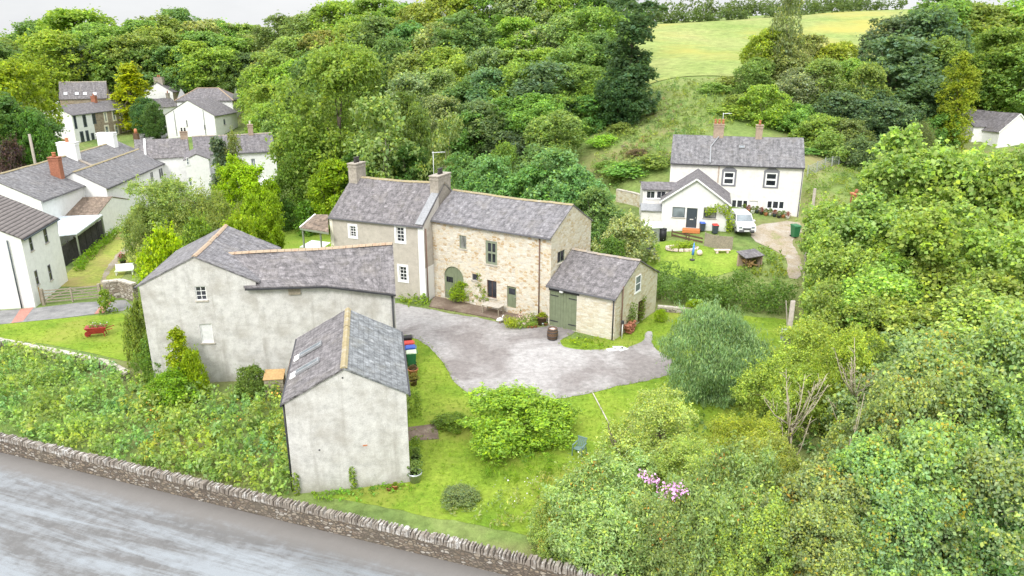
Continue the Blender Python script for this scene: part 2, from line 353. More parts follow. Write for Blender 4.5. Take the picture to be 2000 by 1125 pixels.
rg = k.n('ShaderNodeMapRange', i_Value=wet_sheen, i_1=0.0, i_2=1.0, i_3=.62, i_4=.17).outputs[0]
c = k.mix(.35, c, k.ramp(fn, [(.3, .2), (.7, .8)]), 'OVERLAY')
MAT['wet_asphalt'] = k.done(c, rg, k.bump(fn, .1, .004), .75)
k = NT('asphalt'); p = k.geo(); MAT['asphalt'] = k.done(k.mix(.4, k.ramp(k.noise(p, .9, 5, .7), [(.35, (.15,.15,.15)), (.65, (.27,.265,.26))]), k.ramp(k.noise(p, 25, 2), [(.3, .2), (.7, .8)]), 'OVERLAY'), .8, k.bump(k.noise(p, 30, 2), .3, .01))
k = NT('dirt_track'); p = k.geo(); MAT['dirt_track'] = k.done(k.mix(.5, k.ramp(k.noise(p, .5, 6, .7), [(.3, (.20,.22,.08)), (.45, (.30,.245,.17)), (.65, (.37,.335,.29))]), k.ramp(k.noise(p, 8, 4, .8), [(.3, .2), (.7, .8)]), 'OVERLAY'), .95, k.bump(k.noise(p, 12, 4), .5, .03))
k = NT('patio_brick'); p = k.geo(); a = k.noise(p, .7, 5, .7)
MAT['patio_brick'] = k.done(k.mix(.5, k.ramp(a, [(.3, (.12,.085,.065)), (.5, (.17,.125,.095)), (.7, (.27,.22,.17))]), k.ramp(k.noise(p, 9, 4, .8), [(.3, .2), (.7, .8)]), 'OVERLAY'), .9, k.bump(k.noise(p, 12, 4), .5, .02))
# leaves: colour comes from the object's own colour, varied leaf by leaf
def leaf_mat(name, trans=.35, rough=.55):
    k = NT(name)
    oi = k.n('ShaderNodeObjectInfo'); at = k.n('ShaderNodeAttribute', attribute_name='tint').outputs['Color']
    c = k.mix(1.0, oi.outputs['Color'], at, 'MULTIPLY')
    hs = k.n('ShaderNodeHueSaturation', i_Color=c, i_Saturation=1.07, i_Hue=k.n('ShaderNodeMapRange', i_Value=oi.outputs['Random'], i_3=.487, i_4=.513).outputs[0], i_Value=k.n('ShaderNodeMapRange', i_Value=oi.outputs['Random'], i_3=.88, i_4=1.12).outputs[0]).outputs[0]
    b = k.n('ShaderNodeBsdfPrincipled', i_Base_Color=hs, i_Roughness=rough); b.inputs['Specular IOR Level'].default_value = .35
    t = k.n('ShaderNodeBsdfTranslucent', i_Color=k.mix(.35, hs, (.32,.45,.10)))
    mx = k.n('ShaderNodeMixShader', i_0=trans); k.link(b.outputs[0], mx.inputs[1]); k.link(t.outputs[0], mx.inputs[2]); k.link(mx.outputs[0], k.out.inputs[0])
    MAT[name] = k.m
leaf_mat('leaf', .45, .48)
k = NT('petal'); oi = k.n('ShaderNodeObjectInfo'); at = k.n('ShaderNodeAttribute', attribute_name='tint').outputs['Color']
MAT['petal'] = k.done(k.mix(1.0, oi.outputs['Color'], at, 'MULTIPLY'), .7)
def M(n): return MAT[n]

# ------------------------------------------------------------------ light
SUN_EL, SUN_AZ = R(44), R(205)       # azimuth clockwise from +Y (the sun stands behind and to the left of the camera)
w = bpy.data.worlds.new('World'); SC.world = w; w.use_nodes = True; nt = w.node_tree; nt.nodes.clear()
o_ = nt.nodes.new('ShaderNodeOutputWorld'); bg = nt.nodes.new('ShaderNodeBackground'); bg.inputs[1].default_value = .12
sky = nt.nodes.new('ShaderNodeTexSky'); sky.sky_type = 'NISHITA'; sky.sun_disc = False; sky.sun_elevation = SUN_EL; sky.sun_rotation = SUN_AZ; sky.air_density = 1.0; sky.dust_density = 3.0
hs = nt.nodes.new('ShaderNodeHueSaturation'); hs.inputs['Saturation'].default_value = .35; nt.links.new(sky.outputs[0], hs.inputs['Color'])
tc = nt.nodes.new('ShaderNodeTexCoord'); mp = nt.nodes.new('ShaderNodeMapping'); mp.inputs['Scale'].default_value = (1, 1, 3.5); nt.links.new(tc.outputs['Generated'], mp.inputs[0])
nz = nt.nodes.new('ShaderNodeTexNoise'); nz.inputs['Scale'].default_value = 3.2; nz.inputs['Detail'].default_value = 7; nz.inputs['Roughness'].default_value = .6; nt.links.new(mp.outputs[0], nz.inputs['Vector'])
cr = nt.nodes.new('ShaderNodeValToRGB'); nt.links.new(nz.outputs['Fac'], cr.inputs[0])
cr.color_ramp.elements[0].position = .3; cr.color_ramp.elements[0].color = (7.3, 7.5, 7.7, 1); cr.color_ramp.elements[1].position = .68; cr.color_ramp.elements[1].color = (8.9, 9.0, 9.1, 1)
mx = nt.nodes.new('ShaderNodeMix'); mx.data_type = 'RGBA'; mx.inputs[0].default_value = .85; nt.links.new(hs.outputs[0], mx.inputs[6]); nt.links.new(cr.outputs[0], mx.inputs[7])
# an overcast sky is about three times as bright overhead as at the horizon
sx = nt.nodes.new('ShaderNodeSeparateXYZ'); nt.links.new(tc.outputs['Generated'], sx.inputs[0])
mr = nt.nodes.new('ShaderNodeMapRange'); nt.links.new(sx.outputs[2], mr.inputs[0]); mr.inputs[1].default_value = .1; mr.inputs[2].default_value = .8; mr.inputs[3].default_value = 1.0; mr.inputs[4].default_value = 3.2
vm = nt.nodes.new('ShaderNodeVectorMath'); vm.operation = 'SCALE'; nt.links.new(mx.outputs[2], vm.inputs[0]); nt.links.new(mr.outputs[0], vm.inputs['Scale'])
nt.links.new(vm.outputs[0], bg.inputs[0]); nt.links.new(bg.outputs[0], o_.inputs[0])
sl = bpy.data.lights.new('sun', 'SUN'); sl.energy = 2.3; sl.angle = R(16); sl.color = (1, .97, .92)
so = bpy.data.objects.new('sun', sl); C.objects.link(so)
sd = Vector((math.sin(SUN_AZ)*math.cos(SUN_EL), math.cos(SUN_AZ)*math.cos(SUN_EL), math.sin(SUN_EL)))
so.rotation_euler = (-sd).to_track_quat('-Z', 'Y').to_euler()
SC.view_settings.view_transform = 'Standard'; SC.view_settings.look = 'None'; SC.view_settings.exposure = 0
SC.render.engine = 'CYCLES'; SC.cycles.max_bounces = 6; SC.cycles.diffuse_bounces = 3; SC.cycles.glossy_bounces = 2; SC.cycles.transmission_bounces = 3; SC.cycles.transparent_max_bounces = 4; SC.cycles.use_denoising = True

# ------------------------------------------------------------------ ground sheets
nx, ny = len(GX), len(GY)
me = bpy.data.meshes.new('ground'); V = np.stack([_gx, _gy, GZ], -1).reshape(-1, 3)
ii = (np.arange(ny-1)[:, None]*nx + np.arange(nx-1)[None]).ravel(); Fq = np.stack([ii, ii+1, ii+1+nx, ii+nx], -1)
me.from_pydata(V.tolist(), [], Fq.tolist()); me.polygons.foreach_set('use_smooth', [True]*len(Fq)); me.materials.append(M('rough_ground'))
go = bpy.data.objects.new('ground', me); C.objects.link(go); tag(go, kind='structure')

def polyfine(poly, step, jag=0.0):
    out = []
    for i in range(len(poly)):
        a = np.array(poly[i][:2]); b = np.array(poly[(i+1) % len(poly)][:2]); L = np.linalg.norm(b-a); n = max(1, int(L/step))
        for k in range(n):
            q = a + (b-a)*k/n
            if jag: q = q + rng.normal(0, jag, 2)
            out.append(q)
    return out
def inside(poly, X, Y):
    c = np.zeros(X.shape, bool); P = np.array([p[:2] for p in poly]); n = len(P); j = n-1
    for i in range(n):
        xi, yi = P[i]; xj, yj = P[j]
        cond = ((yi > Y) != (yj > Y)) & (X < (xj-xi)*(Y-yi)/(yj-yi+1e-12)+xi); c ^= cond; j = i
    return c
def smoothpoly(poly, it=2):
    P = [np.array(p[:2], float) for p in poly]
    for _ in range(it):
        Q = []
        for i in range(len(P)):
            a, b = P[i], P[(i+1) % len(P)]; Q += [a*.75+b*.25, a*.25+b*.75]
        P = Q
    return P
def sheet(name, poly, mat, off, step=1.0, jag=0.0, kind='structure', smooth=0, uvdir=None, flat=None):
    if smooth: poly = smoothpoly(poly, smooth)
    b = polyfine(poly, step*.6, jag); bx = np.array(b); n = len(b)
    xs = np.arange(bx[:,0].min(), bx[:,0].max(), step)+step/2; ys = np.arange(bx[:,1].min(), bx[:,1].max(), step)+step/2
    X, Y = np.meshgrid(xs, ys); X = X.ravel(); Y = Y.ravel(); m = inside(b, X, Y); X, Y = X[m], Y[m]
    pts = [Vector(q) for q in b] + [Vector((x, y)) for x, y in zip(X, Y)]
    vs, es, fs, *_ = delaunay_2d_cdt(pts, [], [list(range(n))], 1, 1e-4)
    v = np.array([tuple(q) for q in vs]); z = gz(v[:,0], v[:,1]) if flat is None else np.full(len(v), flat)
    me = bpy.data.meshes.new(name); me.from_pydata(np.c_[v, z+off].tolist(), [], [list(f) for f in fs]); me.update()
    if me.polygons and me.polygons[0].normal.z < 0: me.flip_normals()
    me.polygons.foreach_set('use_smooth', [True]*len(me.polygons)); me.materials.append(mat)
    ul = me.uv_layers.new(name='UVMap')
    if uvdir is not None:
        o, d = uvdir; d = np.array(d)/np.linalg.norm(d); nrm = np.array([d[1], -d[0]])
        li = np.empty(len(me.loops), int); me.loops.foreach_get('vertex_index', li); q = v[li]-np.array(o)[:2]
        ul.data.foreach_set('uv', np.stack([q@d, q@nrm], -1).ravel())
    ob = bpy.data.objects.new(name, me); C.objects.link(ob); return tag(ob, kind=kind)
def gp(*pts): return [onG(*p) for p in pts]
# ------------------------------------------------------------------ houses
class Face:
    def __init__(s, hs, o, d, L): s.h, s.o, s.d, s.L = hs, np.array(o, float), np.array(d, float), L; s.n = np.array([d[1], -d[0], 0.0])
    def p(s, a, z, n=0.0): return s.o + s.d*a + s.n*n + np.array([0, 0, z])
    def px(s, x, y):
        O = s.h.w2l(ORG); D = s.h.w2l(ORG + ray(x, y)) - O; t = ((s.o - O) @ s.n) / (D @ s.n); q = O + D*t - s.o; return q @ s.d, q[2]
def fbox(mb, f, a0, a1, z0, z1, n0, n1):
    return mb.hexa([f.p(a0,z0,n1), f.p(a1,z0,n1), f.p(a1,z0,n0), f.p(a0,z0,n0), f.p(a0,z1,n1), f.p(a1,z1,n1), f.p(a1,z1,n0), f.p(a0,z1,n0)])
class House:
    def __init__(s, name, label, cat, q, z0, side=1, group=None):
        cx, cy, th, L, W, h, rh = q
        if side < 0: cx, cy = cx + math.sin(th)*W, cy - math.cos(th)*W
        s.L, s.W, s.h, s.rh, s.th, s.z0 = L, W, h, rh, th, z0; s.o = np.array([cx, cy, z0])
        s.root = empty(name, s.o, th, label, cat, group)
        s.F = {'front': Face(s, (0,0,0), (1,0,0), L), 'back': Face(s, (L,W,0), (-1,0,0), L), 'g0': Face(s, (0,W,0), (0,-1,0), W), 'g1': Face(s, (L,0,0), (0,1,0), W)}
        s.holes = {k: [] for k in s.F}; s.n_win = 0
    def w2l(s, p): c, n = math.cos(s.th), math.sin(s.th); d = np.array(p) - s.o; return np.array([d[0]*c+d[1]*n, -d[0]*n+d[1]*c, d[2]])
    def l2w(s, p): c, n = math.cos(s.th), math.sin(s.th); return np.array([p[0]*c-p[1]*n, p[0]*n+p[1]*c, p[2]]) + s.o
    def rect(s, key, x0, y0, x1, y1):
        a, za = s.F[key].px(x0, y0); b, zb = s.F[key].px(x1, y1); return [min(a,b), max(a,b), min(za,zb), max(za,zb)]
    def win(s, key, x0, y0, x1, y1, frame='white_pvc', cols=2, rows=2, surround=None, sw=.16, glass='glass_dark', proud=False, name='window', sill=True, fw=.06, rect=None, bar=.035, recess=.10, panel=None, arch=0):
        f = s.F[key]; a0, a1, z0, z1 = rect or s.rect(key, x0, y0, x1, y1)
        a0 = max(a0, .08); a1 = min(a1, f.L-.08)
        hole = (not proud) and z1 < s.h - .02
        if hole: s.holes[key].append((a0, a1, z0, z1))
        nb = -recess if hole else .012
        mb = MB()   # frame
        for q in ((a0, a0+fw, z0, z1), (a1-fw, a1, z0, z1), (a0+fw, a1-fw, z0, z0+fw), (a0+fw, a1-fw, z1-fw, z1)): fbox(mb, f, *q, nb-.02, nb+.05)
        for i in range(1, cols): c = a0+(a1-a0)*i/cols; fbox(mb, f, c-bar/2, c+bar/2, z0+fw, z1-fw, nb, nb+.035)
        for i in range(1, rows):
            c = z0+(z1-z0)*i/rows; b2 = bar*1.6 if (i*2 == rows) else bar
            fbox(mb, f, a0+fw, a1-fw, c-b2/2, c+b2/2, nb, nb+.038)
        w = mb.build(name, M(frame), s.root)
        if glass: fbox(MB(), f, a0+fw*.5, a1-fw*.5, z0+fw*.5, z1-fw*.5, nb-.03, nb+.01).build('pane', M(glass), w)
        if panel: fbox(MB(), f, a0+fw, a1-fw, z0+fw, z0+(z1-z0)*panel[1], nb-.01, nb+.03).build('panel', M(panel[0]), w)
        if surround:
            mb = MB()
            for q in ((a0-sw, a0-.003, z0-sw*.8, z1+sw), (a1+.003, a1+sw, z0-sw*.8, z1+sw), (a0-.003, a1+.003, z1+.003, z1+sw)): fbox(mb, f, *q, -.02, .045)
            fbox(mb, f, a0-.003, a1+.003, z0-sw*.8, z0-.003, -.02, .055)
            if arch: 
                m = (a0+a1)/2; mb.face([f.p(a0-sw, z1+sw+.002, .045), f.p(a1+sw, z1+sw+.002, .045), f.p(m+.35, z1+sw+arch, .045), f.p(m-.35, z1+sw+arch, .045)])
            mb.build('surround', M(surround), w)
        elif sill: fbox(MB(), f, a0-.08, a1+.08, z0-.09, z0-.003, -.02, .07).build('sill', M('stone_slab' if frame != 'white_pvc' else 'white_paint'), w)
        return w
    def door(s, key, x0, y0, x1, y1, mat='green_paint', planks=4, rect=None, name='door', hinges=False, glass=None, surround=None, leafs=1):
        f = s.F[key]; a0, a1, z0, z1 = rect or s.rect(key, x0, y0, x1, y1); z0 = max(z0, 0.02) if z0 < .4 else z0
        s.holes[key].append((a0, a1, z0, z1)); d = None
        mb = MB(); n = planks*leafs
        for i in range(n):
            p0 = a0+(a1-a0)*i/n; p1 = a0+(a1-a0)*(i+1)/n; g = .006 if (i+1) % planks else .015
            fbox(mb, f, p0+.003, p1-g, z0, z1, -.16, -.10 + .006*(i % 2))
        fbox(mb, f, a0, a1, z0, z1, -.22, -.165)
        d = mb.build(name, M(mat), s.root)
        if hinges:
            for zz in (z0+(z1-z0)*.14, z0+(z1-z0)*.86):
                for q in ((a0+.02, a0+.75), (a1-.75, a1-.02)): fbox(MB(), f, *q, zz-.04, zz+.04, -.094, -.075).build('hinge', M('dark_trim'), d)
        if glass: q = glass; fbox(MB(), f, a0+(a1-a0)*q[0], a0+(a1-a0)*q[1], z0+(z1-z0)*q[2], z0+(z1-z0)*q[3], -.1, -.085).build('pane', M('glass_dark'), d)
        if not hinges: fbox(MB(), f, a1-.16, a1-.1, z0+(z1-z0)*.48, z0+(z1-z0)*.55, -.095, -.05).build('handle', M('galv'), d)
        return d
    def walls(s, mat, gmat=None, base=-.6, skip=()):
        groups = {}
        for key, f in s.F.items():
            if key in skip: continue
            mn = gmat if (gmat and key in ('g0', 'g1')) else mat
            mb = groups.setdefault((mn, key if gmat or skip else ''), MB())
            H = s.holes[key]
            as_ = sorted({0.0, f.L} | {v for q in H for v in q[:2]}); zs = sorted({base, s.h} | {v for q in H for v in q[2:]})
            for i in range(len(as_)-1):
                for j in range(len(zs)-1):
                    a, z = (as_[i]+as_[i+1])/2, (zs[j]+zs[j+1])/2
                    if any(q[0] < a < q[1] and q[2] < z < q[3] for q in H): continue
                    A = [(as_[i],zs[j]),(as_[i+1],zs[j]),(as_[i+1],zs[j+1]),(as_[i],zs[j+1])]
                    mb.face([f.p(*q) for q in A], [(q[0]+.37*f.L, q[1]) for q in A])
            for a0, a1, z0, z1 in H:
                dp = -.24
                for A in ([(a0,z0,0),(a1,z0,0),(a1,z0,dp),(a0,z0,dp)], [(a0,z1,dp),(a1,z1,dp),(a1,z1,0),(a0,z1,0)], [(a0,z0,dp),(a0,z1,dp),(a0,z1,0),(a0,z0,0)], [(a1,z0,0),(a1,z1,0),(a1,z1,dp),(a1,z0,dp)]):
                    mb.face([f.p(*q) for q in A])
                mb.face([f.p(a0,z0,dp), f.p(a1,z0,dp), f.p(a1,z1,dp), f.p(a0,z1,dp)])
            if key in ('g0', 'g1'):
                A = [(0,s.h),(f.L,s.h),(f.L/2,s.rh)]; mb.face([f.p(*q) for q in A], [(q[0]+.37*f.L, q[1]) for q in A])
        for (mn, _), mb in groups.items(): mb.build('wall' if mn == mat else 'gable_wall', M(mn), s.root)
    def roof(s, mat, ridge='ridge_grey', ov=.22, vg=.1, th=.09, mat2=None, gutter='gutter_grey', sag=.05, sides=('front', 'back'), gut=('front', 'back'), ext0=0, ext1=0, name='roof', verge=None):
        L, W, h, rh = s.L, s.W, s.h, s.rh; sl = (rh-h)/(W/2); r2 = np.random.default_rng(int(abs(s.o[0]*13+s.o[1]*7)))
        s.roofs = {}
        x0, x1 = -vg-ext0, L+vg+ext1; nu, nv = max(6, int((x1-x0)/.9)), 7
        dr = r2.normal(0, 1, (nu+1,))
        for sd in sides:
            mb = MB(); g = np.zeros((nu+1, nv+1, 3)); uv = np.zeros((nu+1, nv+1, 2)); slen = math.hypot(W/2+ov, sl*(W/2+ov))
            for i in range(nu+1):
                for j in range(nv+1):
                    x = x0+(x1-x0)*i/nu; t = j/nv; y = -ov+(W/2+ov)*t; z = h+sl*y+th
                    z += -sag*math.sin(math.pi*i/nu)*(.4+.6*t) + (r2.normal(0, .010) if 0 < j else 0) + .012*dr[i]
                    if sd == 'back': y = W-y
                    g[i,j] = (x, y, z); uv[i,j] = (x + (0 if sd == 'front' else 31.7), slen*t)
            for i in range(nu):
                for j in range(nv):
                    q = [(i,j),(i+1,j),(i+1,j+1),(i,j+1)]
                    if sd == 'back': q = q[::-1]
                    mb.face([g[a] for a in q], [uv[a] for a in q], True)
            dn = np.array([0, 0, -th])
            for i in range(nu):
                a, b = g[i,0], g[i+1,0]; mb.face([a, a+dn, b+dn, b] if sd == 'front' else [b, b+dn, a+dn, a])
            for j in range(nv):
                for i, fl in ((0, 0), (nu, 1)):
                    a, b = g[i,j], g[i,j+1]; q = [a, b, b+dn, a+dn]
                    mb.face(q if (fl == 0) == (sd == 'front') else q[::-1])
            mb.face([g[0,0]+dn, g[0,nv]+dn, g[nu,nv]+dn, g[nu,0]+dn] if sd == 'front' else [g[0,0]+dn, g[nu,0]+dn, g[nu,nv]+dn, g[0,nv]+dn])
            s.roofs[sd] = mb.build(name, M((mat2 or mat) if sd == 'back' else mat), s.root)
            s.top = g[:, nv]
        if ridge:
            mb = MB(); n = max(3, int((x1-x0)/.45)); xs = np.linspace(x0, x1, n+1); zt = np.interp(xs, s.top[:,0], s.top[:,2])
            for i in range(n):
                zz = (zt[i]+zt[i+1])/2 + r2.normal(0, .008); m = W/2; w_, d_ = .17, .17*max(sl, .5)
                A = [(xs[i]+.004, m-w_, zz-d_+.05), (xs[i]+.004, m-.05, zz+.065), (xs[i]+.004, m+.05, zz+.065), (xs[i]+.004, m+w_, zz-d_+.05)]
                B = [(xs[i+1]-.004, y, z) for _, y, z in A]
                for k2 in range(3): mb.face([A[k2], B[k2], B[k2+1], A[k2+1]])
                mb.face(A[::-1]); mb.face(B)
            mb.build('ridge_tiles', M(ridge), s.roofs[sides[0]])
        if gutter:
            for sd in gut:
                y = -ov-.05 if sd == 'front' else W+ov+.05; z = h-sl*ov-.02
                MB().box(((x0+x1)/2, y, z), (x1-x0-.02, .1, .09)).build('gutter', M(gutter), s.root)
        if verge:
            mb = MB()
            for xe in (x0-.012, x1+.012):
                for yy in (-ov, W+ov): mb.beam((xe, yy, h-sl*ov+th*.4), (xe, W/2, rh+th*.4), .03, .16)
            mb.build('verge', M(verge), s.root)
    def pipe(s, key, a, mat='gutter_grey', z1=None, z0=.05, r=.05, n=.09):
        f = s.F[key]; MB().tube([f.p(a, z0, n), f.p(a, z1 or s.h-.1, n)], r, 8).build('downpipe', M(mat), s.root)
    def chimney(s, x, y, w, d, ztop, mat, pots=1, pot='terracotta', zbot=None, cap='lead', potr=.14, poth=.5):
        mb = MB(); zb = zbot if zbot is not None else s.h
        mb.box((x, y, (zb+ztop)/2), (w, d, ztop-zb)); mb.box((x, y, ztop-.24), (w+.1, d+.1, .14)); mb.box((x, y, ztop+.03), (w+.14, d+.14, .1))
        c = mb.build('chimney', M(mat), s.root)
        for i in range(pots):
            off = (i-(pots-1)/2)*.42; px_, py_ = (x+off, y) if w >= d else (x, y+off)
            MB().lathe([(potr, 0), (potr*.85, poth*.55), (potr*.85, poth*.85), (potr*1.1, poth*.9), (potr*1.1, poth), (potr*.7, poth), (potr*.7, poth-.1)], 10, (px_, py_, ztop+.08)).build('chimney_pot', M(pot), c)
        return c
    def skylight(s, sd, px0, py0, w_, l_, glass='glass_sky', flash=0):
        # rectangle lying on the roof slope round the given photo point
        sl = (s.rh-s.h)/(s.W/2); O = s.w2l(ORG); D = s.w2l(ORG+ray(px0, py0))-O
        n = np.array([0, -sl, 1]) if sd == 'front' else np.array([0, sl, 1]); p0 = np.array([0, 0, s.h+.09]) if sd == 'front' else np.array([0, s.W, s.h+.09])
        t = ((p0-O)@n)/(D@n); c = O+D*t; ev = np.array([0, 1, sl])/math.hypot(1, sl) if sd == 'front' else np.array([0, -1, sl])/math.hypot(1, sl); eu = np.array([1., 0, 0]); en = n/np.linalg.norm(n)
        def slab(mb, u0, u1, v0, v1, n0, n1):
            g = lambda u, v, k_: c+eu*u+ev*v+en*k_
            mb.hexa([g(u0,v0,n0), g(u1,v0,n0), g(u1,v1,n0), g(u0,v1,n0), g(u0,v0,n1), g(u1,v0,n1), g(u1,v1,n1), g(u0,v1,n1)])
        mb = MB(); b = .07
        for q in ((-w_/2, w_/2, -l_/2, -l_/2+b), (-w_/2, w_/2, l_/2-b, l_/2), (-w_/2, -w_/2+b, -l_/2+b, l_/2-b), (w_/2-b, w_/2, -l_/2+b, l_/2-b)): slab(mb, *q, -.02, .09)
        f = mb.build('skylight', M('lead'), s.root); mb = MB(); slab(mb, -w_/2+b, w_/2-b, -l_/2+b, l_/2-b, 0, .06); mb.build('pane', M(glass), f)
        if flash: mb = MB(); slab(mb, -w_/2-.08, w_/2+.08, -l_/2-flash, -l_/2-.01, -.02, .025); mb.build('flashing', M('white_paint'), f)
        return f

# ---- stone barn (house conversion in the middle)
qD = [-6.329+0, 60.672, -0.571, 11.105, 6.726, 6.997, 8.856]
qD[0] -= .7*math.cos(.571); qD[1] += .7*math.sin(.571); qD[3] += .7
D = House('stone_barn', 'long cream rubble stone barn with arched green door, attached to the grey house', 'barn', qD, 0)
D.win('front', 897, 459, 911, 487, 'sage_paint', 1, 1, glass='glass_curtain', name='window')
D.win('front', 948, 469, 971, 519, 'sage_paint', 2, 2, fw=.2, bar=.1)
D.win('front', 922, 534, 934, 549, 'grey_trim', 1, 1)
D.win('front', 951, 546, 970, 584, 'brown_pipe', 2, 1, glass='glass_dark')
D.door('front', 990, 558, 1008, 603, 'green_paint', 4, glass=(.15, .85, .62, .9))
ra = D.rect('front', 867, 517, 906, 574); ra[2] = .12; zsp = ra[3]-.95; ra[0] = max(ra[0], .9)
D.door('front', 0, 0, 0, 0, 'green_paint', 3, rect=ra, leafs=2, name='arched_door', glass=(.08, .42, .5, .66))
D.win('g1', 1089, 493, 1103, 509, 'sage_paint', 2, 1)
D.walls('cream_stone', 'gable_stone'); D.roof('slate_grey', 'ridge_moss', vg=.05, gut=('front',), sag=.1)
f = D.F['front']; m = (ra[0]+ra[1])/2; w2 = (ra[1]-ra[0])/2; mb = MB(); vs = MB(); NA = 14
arc = [(m-w2*math.cos(math.pi*i/NA), zsp+.95*math.sin(math.pi*i/NA)) for i in range(NA+1)]
for i in range(NA):      # spandrels closing the square head of the opening to an arch, and the ring of arch stones
    a, b = arc[i], arc[i+1]
    mb.hexa([f.p(a[0], a[1], .002), f.p(b[0], b[1], .002), f.p(b[0], b[1], -.2), f.p(a[0], a[1], -.2), f.p(a[0], ra[3]+.01, .002), f.p(b[0], ra[3]+.01, .002), f.p(b[0], ra[3]+.01, -.2), f.p(a[0], ra[3]+.01, -.2)])
    ca, cb = math.pi*i/NA+.02, math.pi*(i+1)/NA-.02; g = lambda t, k_: (m-(w2+k_)*math.cos(t), zsp+(.95+k_)*math.sin(t))
    P = [g(ca, .0), g(cb, .0), g(cb, .3), g(ca, .3)]; vs.hexa([f.p(q[0], q[1], -.02) for q in P] + [f.p(q[0], q[1], .02) for q in P])
mb.build('wall', M('cream_stone'), D.root); vs.build('arch_stones', M('gable_stone'), D.root)
D.pipe('front', D.L-1.0, 'brown_pipe')
# ---- grey house
Cq = (-15.99, 63.129, -0.396, 9.346, 7.972, 6.707, 9.554)
CH = House('grey_house', 'tall grey pebbledashed house with white corner stones and two gable chimneys', 'house', Cq, 0)
sash = dict(frame='white_paint', cols=2, rows=4, surround='white_paint', sw=.2)
CH.win('front', 683, 441, 696, 463, **sash); CH.win('front', 774, 443, 790, 473, **sash); CH.win('front', 780, 520, 795, 549, **sash)
CH.walls('grey_dash', 'pale_dash'); CH.roof('slate_purple', 'ridge_moss', vg=.02, gut=('front',), sag=.1, ov=.15)
f = CH.F['front']; fbox(MB(), f, f.L-.52, f.L+.03, 0, CH.h-.12, -.02, .03).build('corner_stones', M('white_paint'), CH.root)
fbox(MB(), f, 0, .3, 0, CH.h-.12, -.02, .03).build('corner_stones', M('ivory'), CH.root)
g = CH.F['g1']; fbox(MB(), g, .03, CH.W-2.5, 0, 3.0, -.02, .02).build('painted_panel', M('white_paint'), CH.root)
CH.pipe('g1', .25, 'brown_pipe', CH.h-.3)
CH.chimney(.45, CH.W/2, .85, 1.5, CH.rh+1.25, 'chimney_stone', 2, 'dark_pot', CH.h)
CH.chimney(CH.L-.4, CH.W/2, .8, 2.3, CH.rh+.75, 'chimney_stone', 2, 'dark_pot', CH.h)
for sd_ in (-1, 1):   # raised lead-covered gable parapet beside the slates
    pass
mb = MB(); sl = (CH.rh-CH.h)/(CH.W/2)
for x_ in (CH.L-.35,):
    mb.beam((x_, -.1, CH.h-.1*sl+.16), (x_, CH.W/2, CH.rh+.16), .7, .08); mb.beam((x_, CH.W+.1, CH.h-.1*sl+.16), (x_, CH.W/2, CH.rh+.16), .7, .08)
mb.build('gable_coping', M('lead'), CH.root)
# ---- garage
E_ = House('stone_garage', 'small stone garage with wide green double doors and purple slate roof', 'garage', (2.843, 54.081, -0.588, 5.719, 7.7, 3.393, 5.253), 0)
rd = E_.rect('front', 1076, 562, 1125, 645); rd[0] = .08; rd[2] = .02; rd[3] = 2.95
E_.door('front', 0, 0, 0, 0, 'green_paint', 5, rect=rd, leafs=2, hinges=True, name='double_door')
E_.win('g1', 1241, 541, 1250, 566, 'white_pvc', 1, 2, glass='glass_sky', proud=True)
E_.door('g1', 1247, 590, 1258, 636, 'wood_dark', 3)
E_.walls('coursed_stone', 'gable_stone'); E_.roof('slate_purple', 'ridge_grey', vg=.12, gut=('front',), sag=.06)
f = E_.F['front']; fbox(MB(), f, rd[0]-.05, rd[1]+.2, 2.96, 3.2, -.02, .04).build('lintel', M('dark_trim'), E_.root)
fbox(MB(), f, 1.05, 1.35, 2.98, 3.12, .05, .2).build('floodlight', M('white_pvc'), E_.root)
E_.pipe('front', E_.L-.12, 'dark_trim'); E_.pipe('g1', 1.0, 'brown_pipe', 4.0)
# ---- rendered barn with wing
A = House('rendered_barn', 'large grey rendered barn with L shaped slate roof and small barred window', 'barn', (-23.111, 43.33, 1.699, 8.241, 6.98, 6.775, 8.491), 0, -1)
A.win('g0', 380, 560, 405, 586, 'white_paint', 2, 3, name='window', fw=.05)
A.win('g0', 389, 633, 418, 669, 'white_paint', 1, 1, glass=None, name='window', fw=.05)
q = A.holes['g0'][-1]; fbox(MB(), A.F['g0'], q[0]+.03, q[1]-.03, q[2]+.03, q[3]-.03, -.15, -.1).build('blocking_board', M('block_white'), A.root)
A.walls('barn_render'); A.roof('slate_grey', 'ridge_terracotta', vg=.05, gut=('back',), gutter='dark_trim')
# wing: gently bent front wall, roof ridge running from the barn's slope to the yard end
wl = lambda p: A.w2l(np.array(p, float))
W0, W1, W2 = (-16.19, 44.22), (-11.83, 44.9), (-7.5, 44.55)
B0, B1, B2 = (-16.9, 50.6), (-13.0, 51.0), (-8.75, 50.6)
ez = (6.5, 6.45, 6.0); r0 = atY(428, 500, 46.9); r2 = atY(764, 479, 47.7); r1 = (r0+r2)/2+np.array([0, .1, -.02])
mb = MB(); fr = [W0, W1, W2]; bk = [B0, B1, B2]; rg = [r0, r1, r2]; run = 0
hw = (lambda x0, x1: None)
for i in range(2):
    a, b = fr[i], fr[i+1]; L_ = math.dist(a, b); za, zb = ez[i], ez[i+1]
    mb.face([wl((*a, -.6)), wl((*b, -.6)), wl((*b, zb)), wl((*a, za))], [(run+A.W, -.6), (run+L_+A.W, -.6), (run+L_+A.W, zb), (run+A.W, za)]); run += L_
    a, b = bk[i+1], bk[i]; mb.face([wl((*a, -.6)), wl((*b, -.6)), wl((*b, 6.1)), wl((*a, 6.1))])
